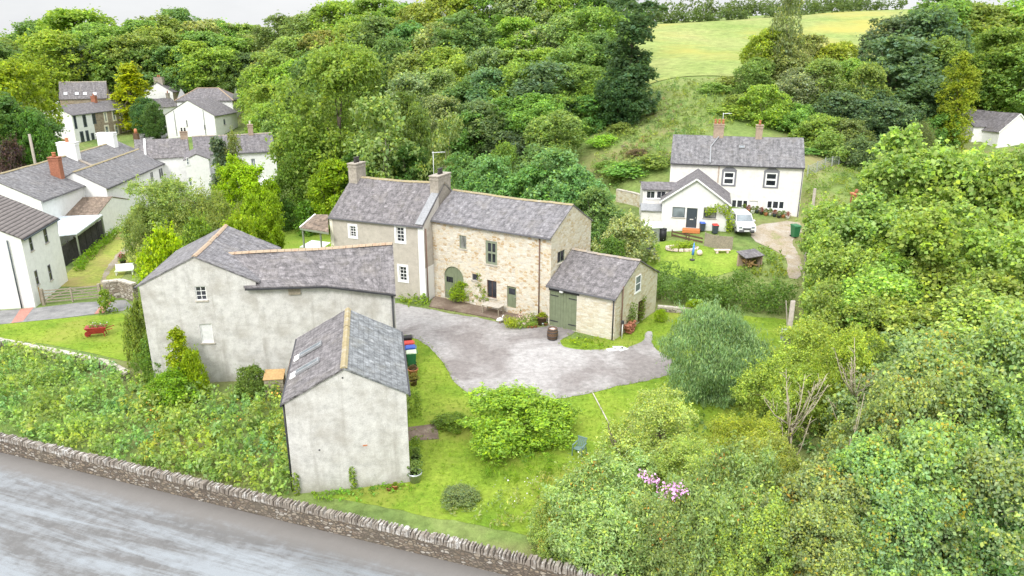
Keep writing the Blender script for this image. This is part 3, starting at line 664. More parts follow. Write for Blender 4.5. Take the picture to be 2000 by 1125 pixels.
mb.face([wl((*W2, -.6)), wl((*B2, -.6)), wl((*B2, 6.1)), wl(r2), wl((*W2, ez[2]))], [(0, -.6), (6, -.6), (6, 6.1), (3, 8.2), (0, 6)])
mb.build('wall', M('barn_render'), A.root)
mb = MB(); up = np.array([0, 0, .09])
def strip(p, q, r_, s_, n, uo, mb):
    for i in range(n):
        for j in range(6):
            def P(a, b):
                e = np.array(p)*(1-a)+np.array(q)*a; t = np.array(s_)*(1-a)+np.array(r_)*a; o = e*(1-b)+t*b
                o = o + np.array([0, 0, .035*math.sin(a*9+uo)*b - .05*math.sin(b*3.14)]); return o
            A_ = [(i/n, j/6), ((i+1)/n, j/6), ((i+1)/n, (j+1)/6), (i/n, (j+1)/6)]
            mb.face([wl(P(*z_)) for z_ in A_], [(uo+z_[0]*4.6, z_[1]*3.6) for z_ in A_], True)
eo = [np.array([W0[0]-.6, W0[1]-.28, ez[0]-.12]), np.array([W1[0], W1[1]-.3, ez[1]-.12]), np.array([W2[0]+.12, W2[1]-.3, ez[2]-.12])]
rt = [r0+np.array([-.3, 0, 0]), r1, r2+np.array([.12, 0, 0])]; bo = [np.array([B0[0], B0[1]+.25, 6.0]), np.array([B1[0], B1[1]+.25, 6.0]), np.array([B2[0]+.12, B2[1]+.25, 6.0])]
for i in range(2):
    strip(eo[i]+up, eo[i+1]+up, rt[i+1]+up, rt[i]+up, 6, i*4.6, mb)
    strip(bo[i+1]+up, bo[i]+up, rt[i]+up, rt[i+1]+up, 6, 20+i*4.6, mb)
    mb.face([wl(eo[i]), wl(eo[i+1]), wl(eo[i+1]+up), wl(eo[i]+up)])
mb.face([wl(eo[2]), wl(rt[2]), wl(rt[2]+up), wl(eo[2]+up)]); mb.face([wl(rt[2]), wl(bo[2]), wl(bo[2]+up), wl(rt[2]+up)])
for i in range(2): mb.face([wl(eo[i]), wl(rt[i]), wl(rt[i+1]), wl(eo[i+1])])
wr = mb.build('roof', M('slate_purple'), A.root)
mb = MB(); n = 26
for i in range(n):
    a, b = i/n, (i+1)/n-.002; g = lambda t: (rt[0]*(1-2*t)+rt[1]*2*t if t < .5 else rt[1]*(2-2*t)+rt[2]*(2*t-1)) + np.array([0, 0, .09 + .03*math.sin(t*8)])
    pa, pb = g(a), g(b); w_ = np.array([0, .17, 0]); dz = np.array([0, 0, .1])
    mb.hexa([wl(pa-w_-dz*.4), wl(pb-w_-dz*.4), wl(pb+w_-dz*.4), wl(pa+w_-dz*.4), wl(pa-w_*.4+dz*.8), wl(pb-w_*.4+dz*.8), wl(pb+w_*.4+dz*.8), wl(pa+w_*.4+dz*.8)])
mb.build('ridge_tiles', M('ridge_terracotta'), wr)
mb = MB()
for i in range(2): mb.beam(wl(eo[i]+[0, -.05, -.02]), wl(eo[i+1]+[0, -.05, -.02]), .12, .1)
mb.build('gutter', M('dark_trim'), A.root)
MB().tube([wl((W2[0]-.15, W2[1]-.1, 0)), wl((W2[0]-.15, W2[1]-.1, 5.9))], .06, 8).build('downpipe', M('dark_trim'), A.root)
pa = atY(563, 556, 44.6); pb = atY(588, 573, 44.7); pa = wl(pa); pb = wl(pb)
mb = MB()
for k in range(5): mb.box((pa[0]-.12, pa[1]+(pb[1]-pa[1])*(k+.5)/5, (pa[2]+pb[2])/2), (.1, .16, abs(pa[2]-pb[2])*1.05))
mb.build('vent', M('wood_grey'), A.root)
# ---- near small barn
Bn = House('small_barn', 'small grey rendered barn nearest the road with gable end and two roof lights', 'barn', (-10.707, 31.167, 1.757, 8.254, 5.681, 4.939, 6.469), 0, -1)
Bn.walls('barn_render'); Bn.roof('slate_blue', 'ridge_moss', vg=.07, mat2='slate_purple', gut=('front', 'back'), gutter='dark_trim', ov=.12)
Bn.skylight('back', 607, 683, .5, 1.35, 'glass_sky', .34); Bn.skylight('back', 601, 716, .5, 1.35, 'glass_sky', .34)
g = Bn.F['g0']; Bn.pipe('back', Bn.L-.25, 'dark_trim')
a_, z_ = g.px(713, 870); fbox(MB(), g, a_-.11, a_+.11, z_-.04, z_+.04, -.03, .008).build('exposed_brick', M('terracotta'), Bn.root)
for P_ in ((669, 738), (624, 879)):
    a_, z_ = g.px(*P_); fbox(MB(), g, a_-.04, a_+.04, z_-.04, z_+.04, -.03, .006).build('wall_vent', M('dark_trim'), Bn.root)
# ---- white house on the right with its extension
H = House('white_farmhouse', 'cream washed farmhouse with slate roof and two brick chimneys behind the parked van', 'house', (17.644, 81.991, -0.236, 13.996, 6.996, 5.789, 8.343), 2.8)
H.win('front', 1414, 335, 1433, 361, 'white_pvc', 1, 2, 'grey_trim', .2, arch=.3, fw=.14, bar=.12, recess=.04); H.win('front', 1496, 337, 1516, 365, 'white_pvc', 1, 2, 'grey_trim', .2, arch=.3, fw=.14, bar=.12, recess=.04)
H.win('front', 1428, 388, 1461, 408, 'white_pvc', 3, 1, fw=.16, bar=.14, recess=.03); H.win('front', 1497, 390, 1532, 410, 'white_pvc', 3, 1, fw=.16, bar=.14, recess=.03)
H.door('front', 1464, 392, 1476, 432, 'white_paint', 2)
H.walls('cream_render'); H.roof('slate_fine', None, vg=.05, gut=('front',), gutter='dark_trim')
H.chimney(4.95, H.W/2, 1.1, .6, H.rh+1.3, 'chimney_brown', 3, 'terracotta'); H.chimney(9.3, H.W/2, .7, .6, H.rh+1.3, 'chimney_brown', 1, 'terracotta')
H.skylight('front', 1449, 287, .6, .4); H.pipe('front', H.L-.1, 'gutter_grey'); H.pipe('front', 5.2, 'chimney_brown')
mb = MB(); slh = (H.rh-H.h)/(H.W/2)
mb.beam((4.2, -.2, H.h+.12), (4.2, 2.0, H.h+2.0*slh+.13), .14, .05); mb.beam((4.2, 2.0, H.h+2.0*slh+.13), (5.0, H.W/2-.3, H.rh+.02), .14, .05)
mb.build('party_coping', M('lead'), H.root)
X = House('white_extension', 'white single storey extension with low gable and dark grey front door', 'extension', (15.586, 75.181, 1.317, 6.2, 6.573, 2.863, 5.2), 2.8, -1)
X.win('g0', 1314, 404, 1337, 425, 'anthracite', 1, 1, glass='glass_sky'); X.win('g0', 1375, 405, 1398, 427, 'anthracite', 2, 1, glass='glass_curtain')
rd = X.rect('g0', 1342, 406, 1360, 441); rd[2] = .12
X.door('g0', 0, 0, 0, 0, 'anthracite', 2, rect=rd); 
g = X.F['g0']; fbox(MB(), g, (rd[0]+rd[1])/2-.18, (rd[0]+rd[1])/2+.18, .95, 1.05, -.1, -.08).build('letter_plate', M('gold_plate'), X.root)
fbox(MB(), g, rd[0]-.3, rd[1]+.4, -.2, .11, .0, 1.0).build('door_step', M('orange_mat'), X.root)
X.walls('white_render'); X.roof('slate_far', None, vg=.3, gut=(), ov=.3, verge='white_paint')
Y = House('lean_to', 'low white lean-to with glazed front, left of the white extension', 'lean-to', (14.0, 77.9, -.1, 3.6, 4.0, 3.6, 4.0), 2.7)
Y.win('front', 1263, 373, 1279, 388, 'white_pvc', 2, 1); Y.win('front', 1283, 373, 1300, 388, 'white_pvc', 2, 1)
Y.walls('cream_render'); Y.roof('slate_far', None, gut=(), vg=.15, sag=0)
Z = House('side_shed', 'cream block shed with pale sloping sheet roof in front of the lean-to', 'shed', (13.6, 76.0, -.1, 3.2, 1.8, 1.9, 2.3), 2.6)
Z.walls('cream_render'); Z.roof('lead', None, gut=(), vg=.08, sag=0)
# ---- village on the left
Fh = House('pantiled_house', 'bright white house with dark tiled roof at the left picture edge', 'house', (-40.012, 58.171, 1.771, 7.56, 9.0, 5.985, 8.4), 0, 1)
for r_ in ((54, 462, 66, 488), (83, 448, 95, 472), (66, 530, 77, 554), (92, 519, 103, 545)): Fh.win('front', *r_, 'grey_trim', 1, 2, glass='glass_dark', recess=.03)
Fh.walls('white_render'); Fh.roof('pantile', None, vg=.1, gut=('front',), gutter='anthracite', sag=0, mat2='pantile')
Fh.pipe('g0', Fh.W-1.0, 'anthracite')
I = House('terrace_row', 'long white terrace with slate roof, white stacks and one brick chimney', 'terrace', (-59.499, 76.064, 1.634, 30.361, 9.759, 5.315, 7.773), 0, -1, 'white terraced houses of the village')
I.walls('white_render'); I.roof('slate_fine', 'ridge_moss', vg=.08, gut=('front',))
I.chimney(16.3, I.W/2-.3, 1.0, 2.2, I.rh+1.6, 'white_paint', 1, 'terracotta', potr=.2); I.chimney(27.5, I.W/2, 1.2, 2.2, I.rh+1.5, 'white_paint', 0); I.chimney(8.3, 2.2, .8, 1.1, I.rh+.9, 'brick_red', 1, 'terracotta', 5.5, potr=.22)
MB().beam((16.3, -.1, I.h+.1), (16.3, I.W/2, I.rh+.12), .6, .1).build('party_coping', M('ridge_grey'), I.root)
G = House('gabled_cottage', 'white cottage with broad gable and long row of eaves behind the fenced track', 'cottage', (-54.348, 85.324, 1.673, 22.5, 6.581, 4.953, 6.806), 0, -1, 'white terraced houses of the village')
G.win('g0', 149, 361, 166, 379, 'white_pvc', 2, 2, glass='glass_curtain', proud=True); 
for r_ in ((238, 355, 243, 374), (292, 337, 301, 355), (309, 330, 320, 348), (333, 324, 341, 340), (234, 402, 241, 418)): G.win('front', *r_, 'white_pvc', 2, 1, glass='glass_dark', recess=.02, rect=None)
G.walls('white_render'); G.roof('slate_fine', 'ridge_moss', vg=.1, gut=('front',), gutter='dark_trim')
J = House('end_cottage', 'white cottage facing the garden with plain slate roof, left of the big bright tree', 'cottage', (-45.648, 106.457, 0.397, 11.182, 6.946, 5.459, 7.594), .5, 1, 'white terraced houses of the village')
J.win('front', 490, 310, 500, 325, 'white_pvc', 2, 1, glass='glass_sky')
J.walls('white_render'); J.roof('slate_far', 'ridge_grey', gut=('front',), vg=.05); J.chimney(8.2, J.W/2, .7, .6, J.rh+1.4, 'chimney_brown', 1, 'ivory')
K = House('middle_cottage', 'cottage with purple slate roof between the gabled cottage and the end cottage', 'cottage', (-52.872, 103.818, 0.401, 7.0, 6.714, 5.255, 7.421), .5, 1, 'white terraced houses of the village')
K.walls('white_render'); K.roof('slate_purple', None, gut=(), vg=.04); K.chimney(6.6, K.W/2, 1.0, .7, K.rh+.9, 'chimney_brown', 2, 'dark_pot')
MB().beam((1.3, -.2, K.h+.06), (1.3, K.W/2, K.rh+.12), .25, .12).build('party_coping', M('white_paint'), K.root)
N = House('cross_gable_house', 'narrow white gable end with tall windows joined to the end cottage', 'cottage', (-43.6, 98.5, 1.95, 7.5, 2.9, 5.9, 6.6), .4, -1, 'white terraced houses of the village')
N.win('g0', 363, 308, 370, 322, 'white_pvc', 1, 2, glass='glass_sky'); N.win('g0', 368, 347, 376, 362, 'white_pvc', 1, 2, glass='glass_sky')
N.walls('white_render'); N.roof('slate_far', None, gut=(), vg=.06)
T1 = House('stone_terrace', 'terrace with white painted end house and brown stone neighbours, below the skylit roof', 'terrace', (-96.221, 153.913, 1.396, 18.099, 6.981, 5.869, 7.572), 1.5, -1)
for r_ in ((144, 228, 150, 250), (162, 227, 169, 246), (157, 259, 164, 276), (168, 257, 174, 274), (180, 222, 187, 240), (179, 262, 185, 280)): T1.win('front', *r_, 'anthracite', 1, 2, 'anthracite', .22, glass='glass_dark', recess=.02)
for r_ in ((203, 220, 209, 237), (219, 217, 226, 234), (233, 215, 239, 231), (249, 213, 254, 229), (205, 247, 213, 262), (224, 246, 231, 260), (238, 242, 243, 256), (247, 240, 253, 254)): T1.win('front', *r_, 'ivory', 1, 2, 'ivory', .3, glass='glass_sky', recess=.02)
T1.walls('white_render'); T1.roof('slate_far', None, gut=('front',)); f = T1.F['front']
a_, z_ = f.px(183, 240)
H_ = [q for q in T1.holes['front'] if q[0] > a_]; as_ = sorted({a_, T1.L} | {v for q in H_ for v in q[:2]}); zs = sorted({-.5, T1.h-.1} | {v for q in H_ for v in q[2:]}); mb = MB()
for i in range(len(as_)-1):
    for j in range(len(zs)-1):
        x_, z2 = (as_[i]+as_[i+1])/2, (zs[j]+zs[j+1])/2
        if not any(q[0] < x_ < q[1] and q[2] < z2 < q[3] for q in H_): mb.face([f.p(as_[i], zs[j], .02), f.p(as_[i+1], zs[j], .02), f.p(as_[i+1], zs[j+1], .02), f.p(as_[i], zs[j+1], .02)], [(as_[i], zs[j]), (as_[i+1], zs[j]), (as_[i+1], zs[j+1]), (as_[i], zs[j+1])])
mb.build('stone_front', M('brown_stone'), T1.root)
T1.chimney(11.5, T1.W/2, .7, 1.0, T1.rh+1.2, 'brick_red', 1); T1.chimney(17.4, T1.W/2, .8, 1.4, T1.rh+1.2, 'chimney_stone', 2, 'dark_pot'); T1.chimney(.4, T1.W/2, .7, 1.0, T1.rh+.8, 'white_paint', 0)
T2 = House('skylit_house', 'stone house with purple slate roof and row of four bright skylights', 'house', (-100.709, 168.751, 0.377, 9.356, 6.982, 2.52, 5.873), 7)
for p_ in ((128, 183), (150, 183), (166, 183), (185, 183)): T2.skylight('front', *p_, .8, .9, 'metal_white')
T2.walls('brown_stone', base=-4); T2.roof('slate_purple', 'ridge_grey', gut=())
T3 = House('stone_fronted_house', 'white gabled house with stone front and orange chimney pots below the wood', 'house', (-87.235, 180.312, 1.417, 12.5, 7.306, 6.296, 8.368), 4, -1)
T3.win('front', 356, 180, 361, 192, 'ivory', 1, 1, glass='glass_sky'); T3.win('front', 370, 178, 375, 188, 'ivory', 1, 1, glass='glass_sky')
T3.walls('brown_stone', 'white_render'); T3.roof('slate_far', None, gut=()); T3.chimney(1.0, T3.W/2, 1.0, 2.2, T3.rh+1.2, 'chimney_stone', 2); T3.chimney(7.0, T3.W/2, 1.0, 1.6, T3.rh+1.6, 'terracotta', 2)
U = House('slate_annex', 'small white annex with purple roof against the stone fronted house', 'annex', (-83.5, 172.0, 1.2, 5.5, 4.2, 3.9, 5.6), 3.6, -1)
U.walls('white_render'); U.roof('slate_purple', None, gut=()); U.chimney(5.0, 2.1, .6, .6, 6.6, 'chimney_stone', 1)
T4 = House('white_chapel_house', 'wide white gable building with lower lean roof beside the village street', 'house', (-69.668, 151.251, 1.428, 9.0, 10.542, 4.106, 7.001), 3.4, -1)
T4.win('front', 436, 233, 441, 243, 'grey_trim', 1, 1, glass='glass_sky'); T4.win('g0', 398, 244, 402, 252, 'grey_trim', 1, 1); T4.win('g0', 363, 235, 367, 247, 'grey_trim', 1, 1)
T4.walls('white_render'); T4.roof('slate_far', None, gut=('front',), vg=.1); T4.pipe('g0', 8.3, 'grey_trim', 5.2); T4.pipe('g0', 2.0, 'grey_trim', 5.0)
T5 = House('hipped_house', 'taller white house with hipped slate roof behind the wide gable building', 'house', (-71.5, 161.5, .1, 11.5, 7.5, 5.6, 7.9), 4.0)
T5.walls('white_render', skip=()); r5 = MB(); L_, W_ = T5.L, T5.W; e = [(-.3, -.3, 5.6), (L_+.3, -.3, 5.6), (L_+.3, W_+.3, 5.6), (-.3, W_+.3, 5.6)]; p5, q5 = (3.6, W_/2, 8.0), (L_-3.6, W_/2, 8.0)
r5.face([e[0], e[1], q5, p5], [(0,0), (12,0), (8,4), (4,4)]).face([e[1], e[2], q5], [(20,0), (28,0), (24,4)]).face([e[2], e[3], p5, q5], [(30,0), (42,0), (38,4), (34,4)]).face([e[3], e[0], p5], [(50,0), (58,0), (54,4)]); 
for i in range(4): a, b = e[i], e[(i+1) % 4]; r5.face([a, (a[0], a[1], 5.4), (b[0], b[1], 5.4), b])
rr = r5.build('roof', M('slate_far'), T5.root); mb = MB()
for a, b in ((p5, q5), (p5, e[0]), (p5, e[3]), (q5, e[1]), (q5, e[2])): mb.beam(a, b, .22, .14)
mb.build('ridge_tiles', M('ridge_terracotta'), rr)
T5.win('front', 0, 0, 0, 0, 'white_pvc', 2, 1, rect=[9.4, 10.6, 3.5, 4.8], glass='glass_sky'); T5.win('front', 0, 0, 0, 0, 'white_pvc', 2, 1, rect=[7.6, 8.6, 3.5, 4.8], proud=True, glass='glass_sky')
Rr = House('far_white_house', 'white gable of a far bungalow at the right picture edge beyond the conifer', 'bungalow', (72.922, 111.842, 1.844, 9.0, 6.437, 2.6, 5.072), 6, -1)
Rr.walls('white_render'); Rr.roof('slate_far', None, gut=(), verge='white_paint')
Rs = House('white_outbuilding', 'plain white outbuilding just left of the far bungalow', 'outbuilding', (70.6, 114.5, .1, 4.6, 3.5, 2.9, 3.6), 6.2)
Rs.walls('white_render'); Rs.roof('slate_far', None, gut=())
# ------------------------------------------------------------------ vegetation
def leaf_mesh(name, c, nrm, size, aspect, tint, mat='leaf', axis=None, fold=.18):
    n = len(c); r = np.random.default_rng(n)
    nrm = nrm/np.linalg.norm(nrm, axis=1, keepdims=True)
    t = (r.normal(0, 1, (n, 3)) if axis is None else axis + r.normal(0, .15, (n, 3)))
    t -= nrm*(t*nrm).sum(1, keepdims=True); t /= np.linalg.norm(t, axis=1, keepdims=True)+1e-9; b = np.cross(nrm, t)
    l = (size*(.5+1.05*r.random(n)**1.4))[:, None]; w_ = l*aspect
    V = np.stack([c-t*l*.5, c+b*w_*.5+nrm*w_*fold, c+t*l*.5-nrm*l*.12, c-b*w_*.5+nrm*w_*fold], 1).reshape(-1, 3)
    me = bpy.data.meshes.new(name); me.vertices.add(4*n); me.vertices.foreach_set('co', V.ravel())
    me.loops.add(4*n); me.loops.foreach_set('vertex_index', np.arange(4*n)); me.polygons.add(n); me.polygons.foreach_set('loop_start', np.arange(0, 4*n, 4)); me.polygons.foreach_set('loop_total', np.full(n, 4))
    me.update(calc_edges=True)
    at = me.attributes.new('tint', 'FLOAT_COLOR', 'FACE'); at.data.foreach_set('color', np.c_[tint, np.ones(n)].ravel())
    me.materials.append(M(mat)); return me
def unit(r, n): d = r.normal(0, 1, (n, 3)); return d/np.linalg.norm(d, axis=1, keepdims=True)
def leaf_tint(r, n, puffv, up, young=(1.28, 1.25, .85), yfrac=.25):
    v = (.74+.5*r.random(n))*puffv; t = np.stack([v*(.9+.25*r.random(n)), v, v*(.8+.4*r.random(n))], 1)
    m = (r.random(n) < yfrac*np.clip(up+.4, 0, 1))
    t[m] *= np.array(young); return t  # paler tint on upward leaves paints top light along with young growth
def out_(P, base, H): o = P*np.array([1, 1, .6])-np.array([0, 0, (base+H)*.28]); return o/(np.linalg.norm(o, axis=1, keepdims=True)+1e-6)
def crown(name, seed, W, H, base, npuff, nleaf, leaf, aspect=.62, prof=None, puff=.24, inner=.14, young=(1.35,1.25,.8), yfrac=.25, gap=0.0, flat=.8, hang=0.0, speck=None, spray=.15, rag=.2):
    r = np.random.default_rng(seed)
    prof = prof or (lambda t: math.sqrt(max(0, 1-(2*t-1)**2*.98)) * (1.08-.25*t))
    P, PR = [], []
    for i in range(npuff):
        t = ((i+.5)/npuff)**.85; t = min(max(t + r.normal(0, .04), .02), .97); a = i*2.39996 + r.normal(0, .35)
        R_ = prof(t)*W/2; k_ = .66+.2*r.random() if i % 6 else .25*r.random()
        pr = puff*W*(.55+.95*r.random()**1.5)*(.75+.35*prof(t))*1.12
        P.append([math.cos(a)*max(R_-pr*.75, 0)*(k_/.76), math.sin(a)*max(R_-pr*.75, 0)*(k_/.76), base+(H-base)*t]); PR.append(pr)
    P, PR = np.array(P), np.array(PR); am = np.arctan2(P[:, 1], P[:, 0]); P[:, :2] *= (1+rag*(.7*np.sin(2*am+seed)+.6*np.sin(3*am+seed*1.7)+.5*np.sin(5*am+seed*.6)))[:, None]; P[:, 2] = base+(P[:, 2]-base)*(1-rag*.6+rag*(np.sin(P[:, 0]*9/W+seed)+np.sin(P[:, 1]*8/W+seed*2)))
    P[:, 2] = np.minimum(P[:, 2], H-PR*flat*.8); P[:, 2] = np.maximum(P[:, 2], base+PR*flat*.35)
    ni = int(nleaf*inner); no = nleaf-ni
    k_ = r.choice(npuff, no, p=PR**2/(PR**2).sum()); d = unit(r, no); out = P[k_]*np.array([1, 1, .6])-np.array([0, 0, (base+H)*.28]); out /= np.linalg.norm(out, axis=1, keepdims=True)+1e-6
    d = d + out*.55 + np.array([0, 0, .30]); d /= np.linalg.norm(d, axis=1, keepdims=True)
    rad = PR[k_]*(.62+.42*np.sqrt(r.random(no))); lump = 1+.16*np.sin(d[:, 0]*7+k_)*np.sin(d[:, 1]*7+k_*2)*1.2
    NS = 9
    S_ = unit(r, npuff*NS).reshape(npuff, NS, 3)+np.array([0, 0, .35])+out_(P, base, H)[:, None]*.75; S_ /= np.linalg.norm(S_, axis=2, keepdims=True)
    sr = .30+.22*r.random((npuff, NS)); sk = r.integers(0, NS, no); q_ = S_[k_, sk]; e_ = unit(r, no)+q_*.5+np.array([0, 0, .25]); e_ /= np.linalg.norm(e_, axis=1, keepdims=True)
    cl = r.random(no) < .78; rr_ = PR[k_]*sr[k_, sk]
    cc = q_*np.array([1, 1, flat])*(PR[k_]*.82)[:, None] + e_*np.array([1, 1, .8])*(rr_*(.35+.8*np.sqrt(r.random(no))))[:, None]
    oth = d*np.array([1, 1, flat])*(rad*lump)[:, None]
    sp_ = np.where(r.random(no) < spray)[0]; cc[sp_] = q_[sp_]*(PR[k_[sp_]]*(.9+.65*r.random(len(sp_))**1.2))[:, None]+r.normal(0, .07, (len(sp_), 3))*PR[k_[sp_]][:, None]
    c = P[k_] + np.where(cl[:, None], cc, oth); d = np.where(cl[:, None], e_, d)
    sv = .82+.36*r.random((npuff, NS))
    pv = (.88+.26*r.random(npuff))[k_]*sv[k_, sk]
    nrm = d*.6+np.array([0, 0, .5])+r.normal(0, .5, (no, 3))
    ki = r.choice(npuff, ni); ci = P[ki]*np.array([.7, .7, 1])+unit(r, ni)*(PR[ki]*.7)[:, None]
    c = np.r_[c, ci]; nrm = np.r_[nrm, unit(r, ni)+[0, 0, .3]]; tt = leaf_tint(r, no, pv, d[:, 2], young, yfrac); ti = leaf_tint(r, ni, np.full(ni, .85), np.full(ni, -1.0))  # inner leaves tinted darker: crown shade put into their colour
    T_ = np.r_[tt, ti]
    if speck is not None:
        m = r.random(len(T_)) < speck[0]; cl = np.sin(c[:, 0]*1.1+seed)*np.sin(c[:, 2]*1.3)*np.sin(c[:, 1]*.9) > .25; m &= cl; T_[m] = np.array(speck[1])*(.8+.4*r.random(m.sum()))[:, None]
    f_ = 9.0/W; c[:, 0] += .03*W*np.sin(c[:, 1]*f_+c[:, 2]*f_*.8+seed); c[:, 1] += .03*W*np.sin(c[:, 0]*f_*1.1+c[:, 2]*f_+seed*3); c[:, 2] += .022*W*np.sin(c[:, 0]*f_*1.7+c[:, 1]*f_*1.3)
    c[:, 2] = np.maximum(c[:, 2], .05)
    ax = None
    if hang: ax = np.tile(np.array([0, 0, -1.0]), (len(c), 1)) + r.normal(0, .25, (len(c), 3)); nrm = nrm*np.array([1, 1, .25])
    return leaf_mesh(name, c, nrm, leaf, aspect, T_, axis=ax), P, PR
def trunk_mesh(name, seed, H, base, P, r0, mat='bark', nl=7, lean=.0):
    r = np.random.default_rng(seed); mb = MB(); top = np.array([r.normal(0, .3), r.normal(0, .3), base+(H-base)*.62]); n = 6
    pts = [np.array([0, 0, -.4])*(1-i/n) + top*(i/n) + np.array([r.normal(0, .08), r.normal(0, .08), 0])*(0 < i < n) for i in range(n+1)]
    mb.tube(pts, [r0*(1.25 if i == 0 else 1)*(1-.7*i/n) for i in range(n+1)], 8)
    idx = r.permutation(len(P))[:nl]
    for i in idx:
        q = P[i]; s_ = pts[2+int(r.integers(0, 4))]; m = s_*.5+q*.5+np.array([0, 0, .08*H*r.random()]); mb.tube([s_, s_*.6+m*.4+[0, 0, .1], m, q], [r0*.42, r0*.32, r0*.22, r0*.06], 6)
    o = mb.build(name, M(mat)); me = o.data; bpy.data.objects.remove(o); return me
PROTO = {}
def proto(k_, W, H, base, npuff, nleaf, leaf, seed, trunk=.28, mat='bark', nl=7, **kw):
    cm, P, PR = crown('crown', seed, W, H, base, npuff, nleaf, leaf, **kw)
    PROTO[k_] = (cm, trunk_mesh('trunk', seed, H, base, P, trunk, mat, nl) if trunk else None, W, H)
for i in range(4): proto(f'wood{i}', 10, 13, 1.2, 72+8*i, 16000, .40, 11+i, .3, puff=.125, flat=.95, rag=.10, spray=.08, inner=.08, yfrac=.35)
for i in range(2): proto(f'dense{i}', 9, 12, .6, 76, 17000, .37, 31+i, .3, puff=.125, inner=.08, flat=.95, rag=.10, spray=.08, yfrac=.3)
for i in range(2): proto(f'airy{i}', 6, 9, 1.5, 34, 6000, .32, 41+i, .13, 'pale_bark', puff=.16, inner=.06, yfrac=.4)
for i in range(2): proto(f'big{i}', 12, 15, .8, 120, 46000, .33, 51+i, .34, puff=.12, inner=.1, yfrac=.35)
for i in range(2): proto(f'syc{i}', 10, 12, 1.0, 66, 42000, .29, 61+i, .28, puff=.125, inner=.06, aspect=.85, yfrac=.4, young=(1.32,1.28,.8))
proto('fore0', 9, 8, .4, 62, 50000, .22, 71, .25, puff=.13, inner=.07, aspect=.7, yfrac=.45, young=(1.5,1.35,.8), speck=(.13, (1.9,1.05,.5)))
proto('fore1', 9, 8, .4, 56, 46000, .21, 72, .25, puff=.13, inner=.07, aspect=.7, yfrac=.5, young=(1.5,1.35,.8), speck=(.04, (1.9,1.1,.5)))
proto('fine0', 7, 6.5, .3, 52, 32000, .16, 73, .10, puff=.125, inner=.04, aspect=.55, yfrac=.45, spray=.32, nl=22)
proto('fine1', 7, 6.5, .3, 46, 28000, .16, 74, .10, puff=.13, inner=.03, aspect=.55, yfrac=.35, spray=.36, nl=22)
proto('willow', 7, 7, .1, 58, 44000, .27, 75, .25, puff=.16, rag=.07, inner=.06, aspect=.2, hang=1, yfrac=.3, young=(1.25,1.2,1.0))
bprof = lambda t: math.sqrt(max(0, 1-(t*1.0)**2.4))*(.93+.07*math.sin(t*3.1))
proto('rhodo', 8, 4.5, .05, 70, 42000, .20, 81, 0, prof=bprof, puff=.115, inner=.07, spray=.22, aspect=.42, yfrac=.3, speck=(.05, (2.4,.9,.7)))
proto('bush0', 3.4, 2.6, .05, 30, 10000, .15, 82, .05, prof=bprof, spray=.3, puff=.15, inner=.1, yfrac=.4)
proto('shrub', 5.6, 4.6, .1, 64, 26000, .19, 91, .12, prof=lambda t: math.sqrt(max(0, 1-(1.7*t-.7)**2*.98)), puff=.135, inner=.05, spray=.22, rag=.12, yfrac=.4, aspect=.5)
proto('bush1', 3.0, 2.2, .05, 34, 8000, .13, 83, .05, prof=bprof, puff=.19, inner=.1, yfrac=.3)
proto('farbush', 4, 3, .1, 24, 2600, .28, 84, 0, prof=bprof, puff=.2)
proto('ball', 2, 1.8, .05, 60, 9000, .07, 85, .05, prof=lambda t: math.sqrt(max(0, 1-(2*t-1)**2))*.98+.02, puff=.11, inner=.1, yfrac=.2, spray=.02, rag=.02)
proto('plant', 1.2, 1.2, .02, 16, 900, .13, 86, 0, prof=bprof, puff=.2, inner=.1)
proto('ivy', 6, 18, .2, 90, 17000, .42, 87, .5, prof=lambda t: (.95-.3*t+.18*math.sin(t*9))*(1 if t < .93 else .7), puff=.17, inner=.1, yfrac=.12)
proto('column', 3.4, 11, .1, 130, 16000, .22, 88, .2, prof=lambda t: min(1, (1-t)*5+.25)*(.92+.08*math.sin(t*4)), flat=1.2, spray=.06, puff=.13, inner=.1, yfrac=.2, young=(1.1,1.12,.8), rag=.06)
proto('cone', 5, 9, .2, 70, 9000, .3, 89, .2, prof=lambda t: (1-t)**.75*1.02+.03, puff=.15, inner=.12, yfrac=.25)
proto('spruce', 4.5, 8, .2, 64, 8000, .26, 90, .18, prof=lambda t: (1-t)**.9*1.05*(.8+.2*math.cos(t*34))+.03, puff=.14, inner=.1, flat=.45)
MAX_USED = {}
def tree(k_, px, py, Y, wpx, col, label, name='tree', group=None, h=None, rot=None, wscale=None, dx=0, cat=None):
    t = atY(px, py, Y); zb = float(gz(t[0], t[1])); H_ = h or max(t[2]-zb, .5); depth = Y*CP-(t[2]-CAM_H)*SP
    w_ = wpx*depth/F_PX
    if k_[:4] in ('wood', 'dens') and name.split('_')[0] in ('wood', 'hillside', 'field') and H_ < .98*w_: zb -= (.98*w_-H_); H_ = .98*w_     # broad crowns reach down the slope
    cm, tm, W, H0 = PROTO[k_]
    root = empty(name, (t[0], t[1], zb), rot if rot is not None else random.uniform(0, 6.28), label, cat or ('tree' if 'tree' in name or name in ('conifer',) else name.split('_')[-1]), group, (w_/W, w_/W, H_/H0))
    c = bpy.data.objects.new('crown', cm); C.objects.link(c); c.parent = root; c.color = (*[min(.8, v*1.12) for v in col], 1)
    if tm: q = bpy.data.objects.new('trunk', tm); C.objects.link(q); q.parent = root
    return root
MID, LIGHT, YEL, DARK, BLUE, OLIVE, GREY, PALE, DEEP = (.22,.335,.09), (.28,.41,.085), (.33,.42,.07), (.165,.265,.085), (.155,.25,.115), (.28,.345,.115), (.265,.33,.17), (.32,.41,.175), (.10,.155,.07)
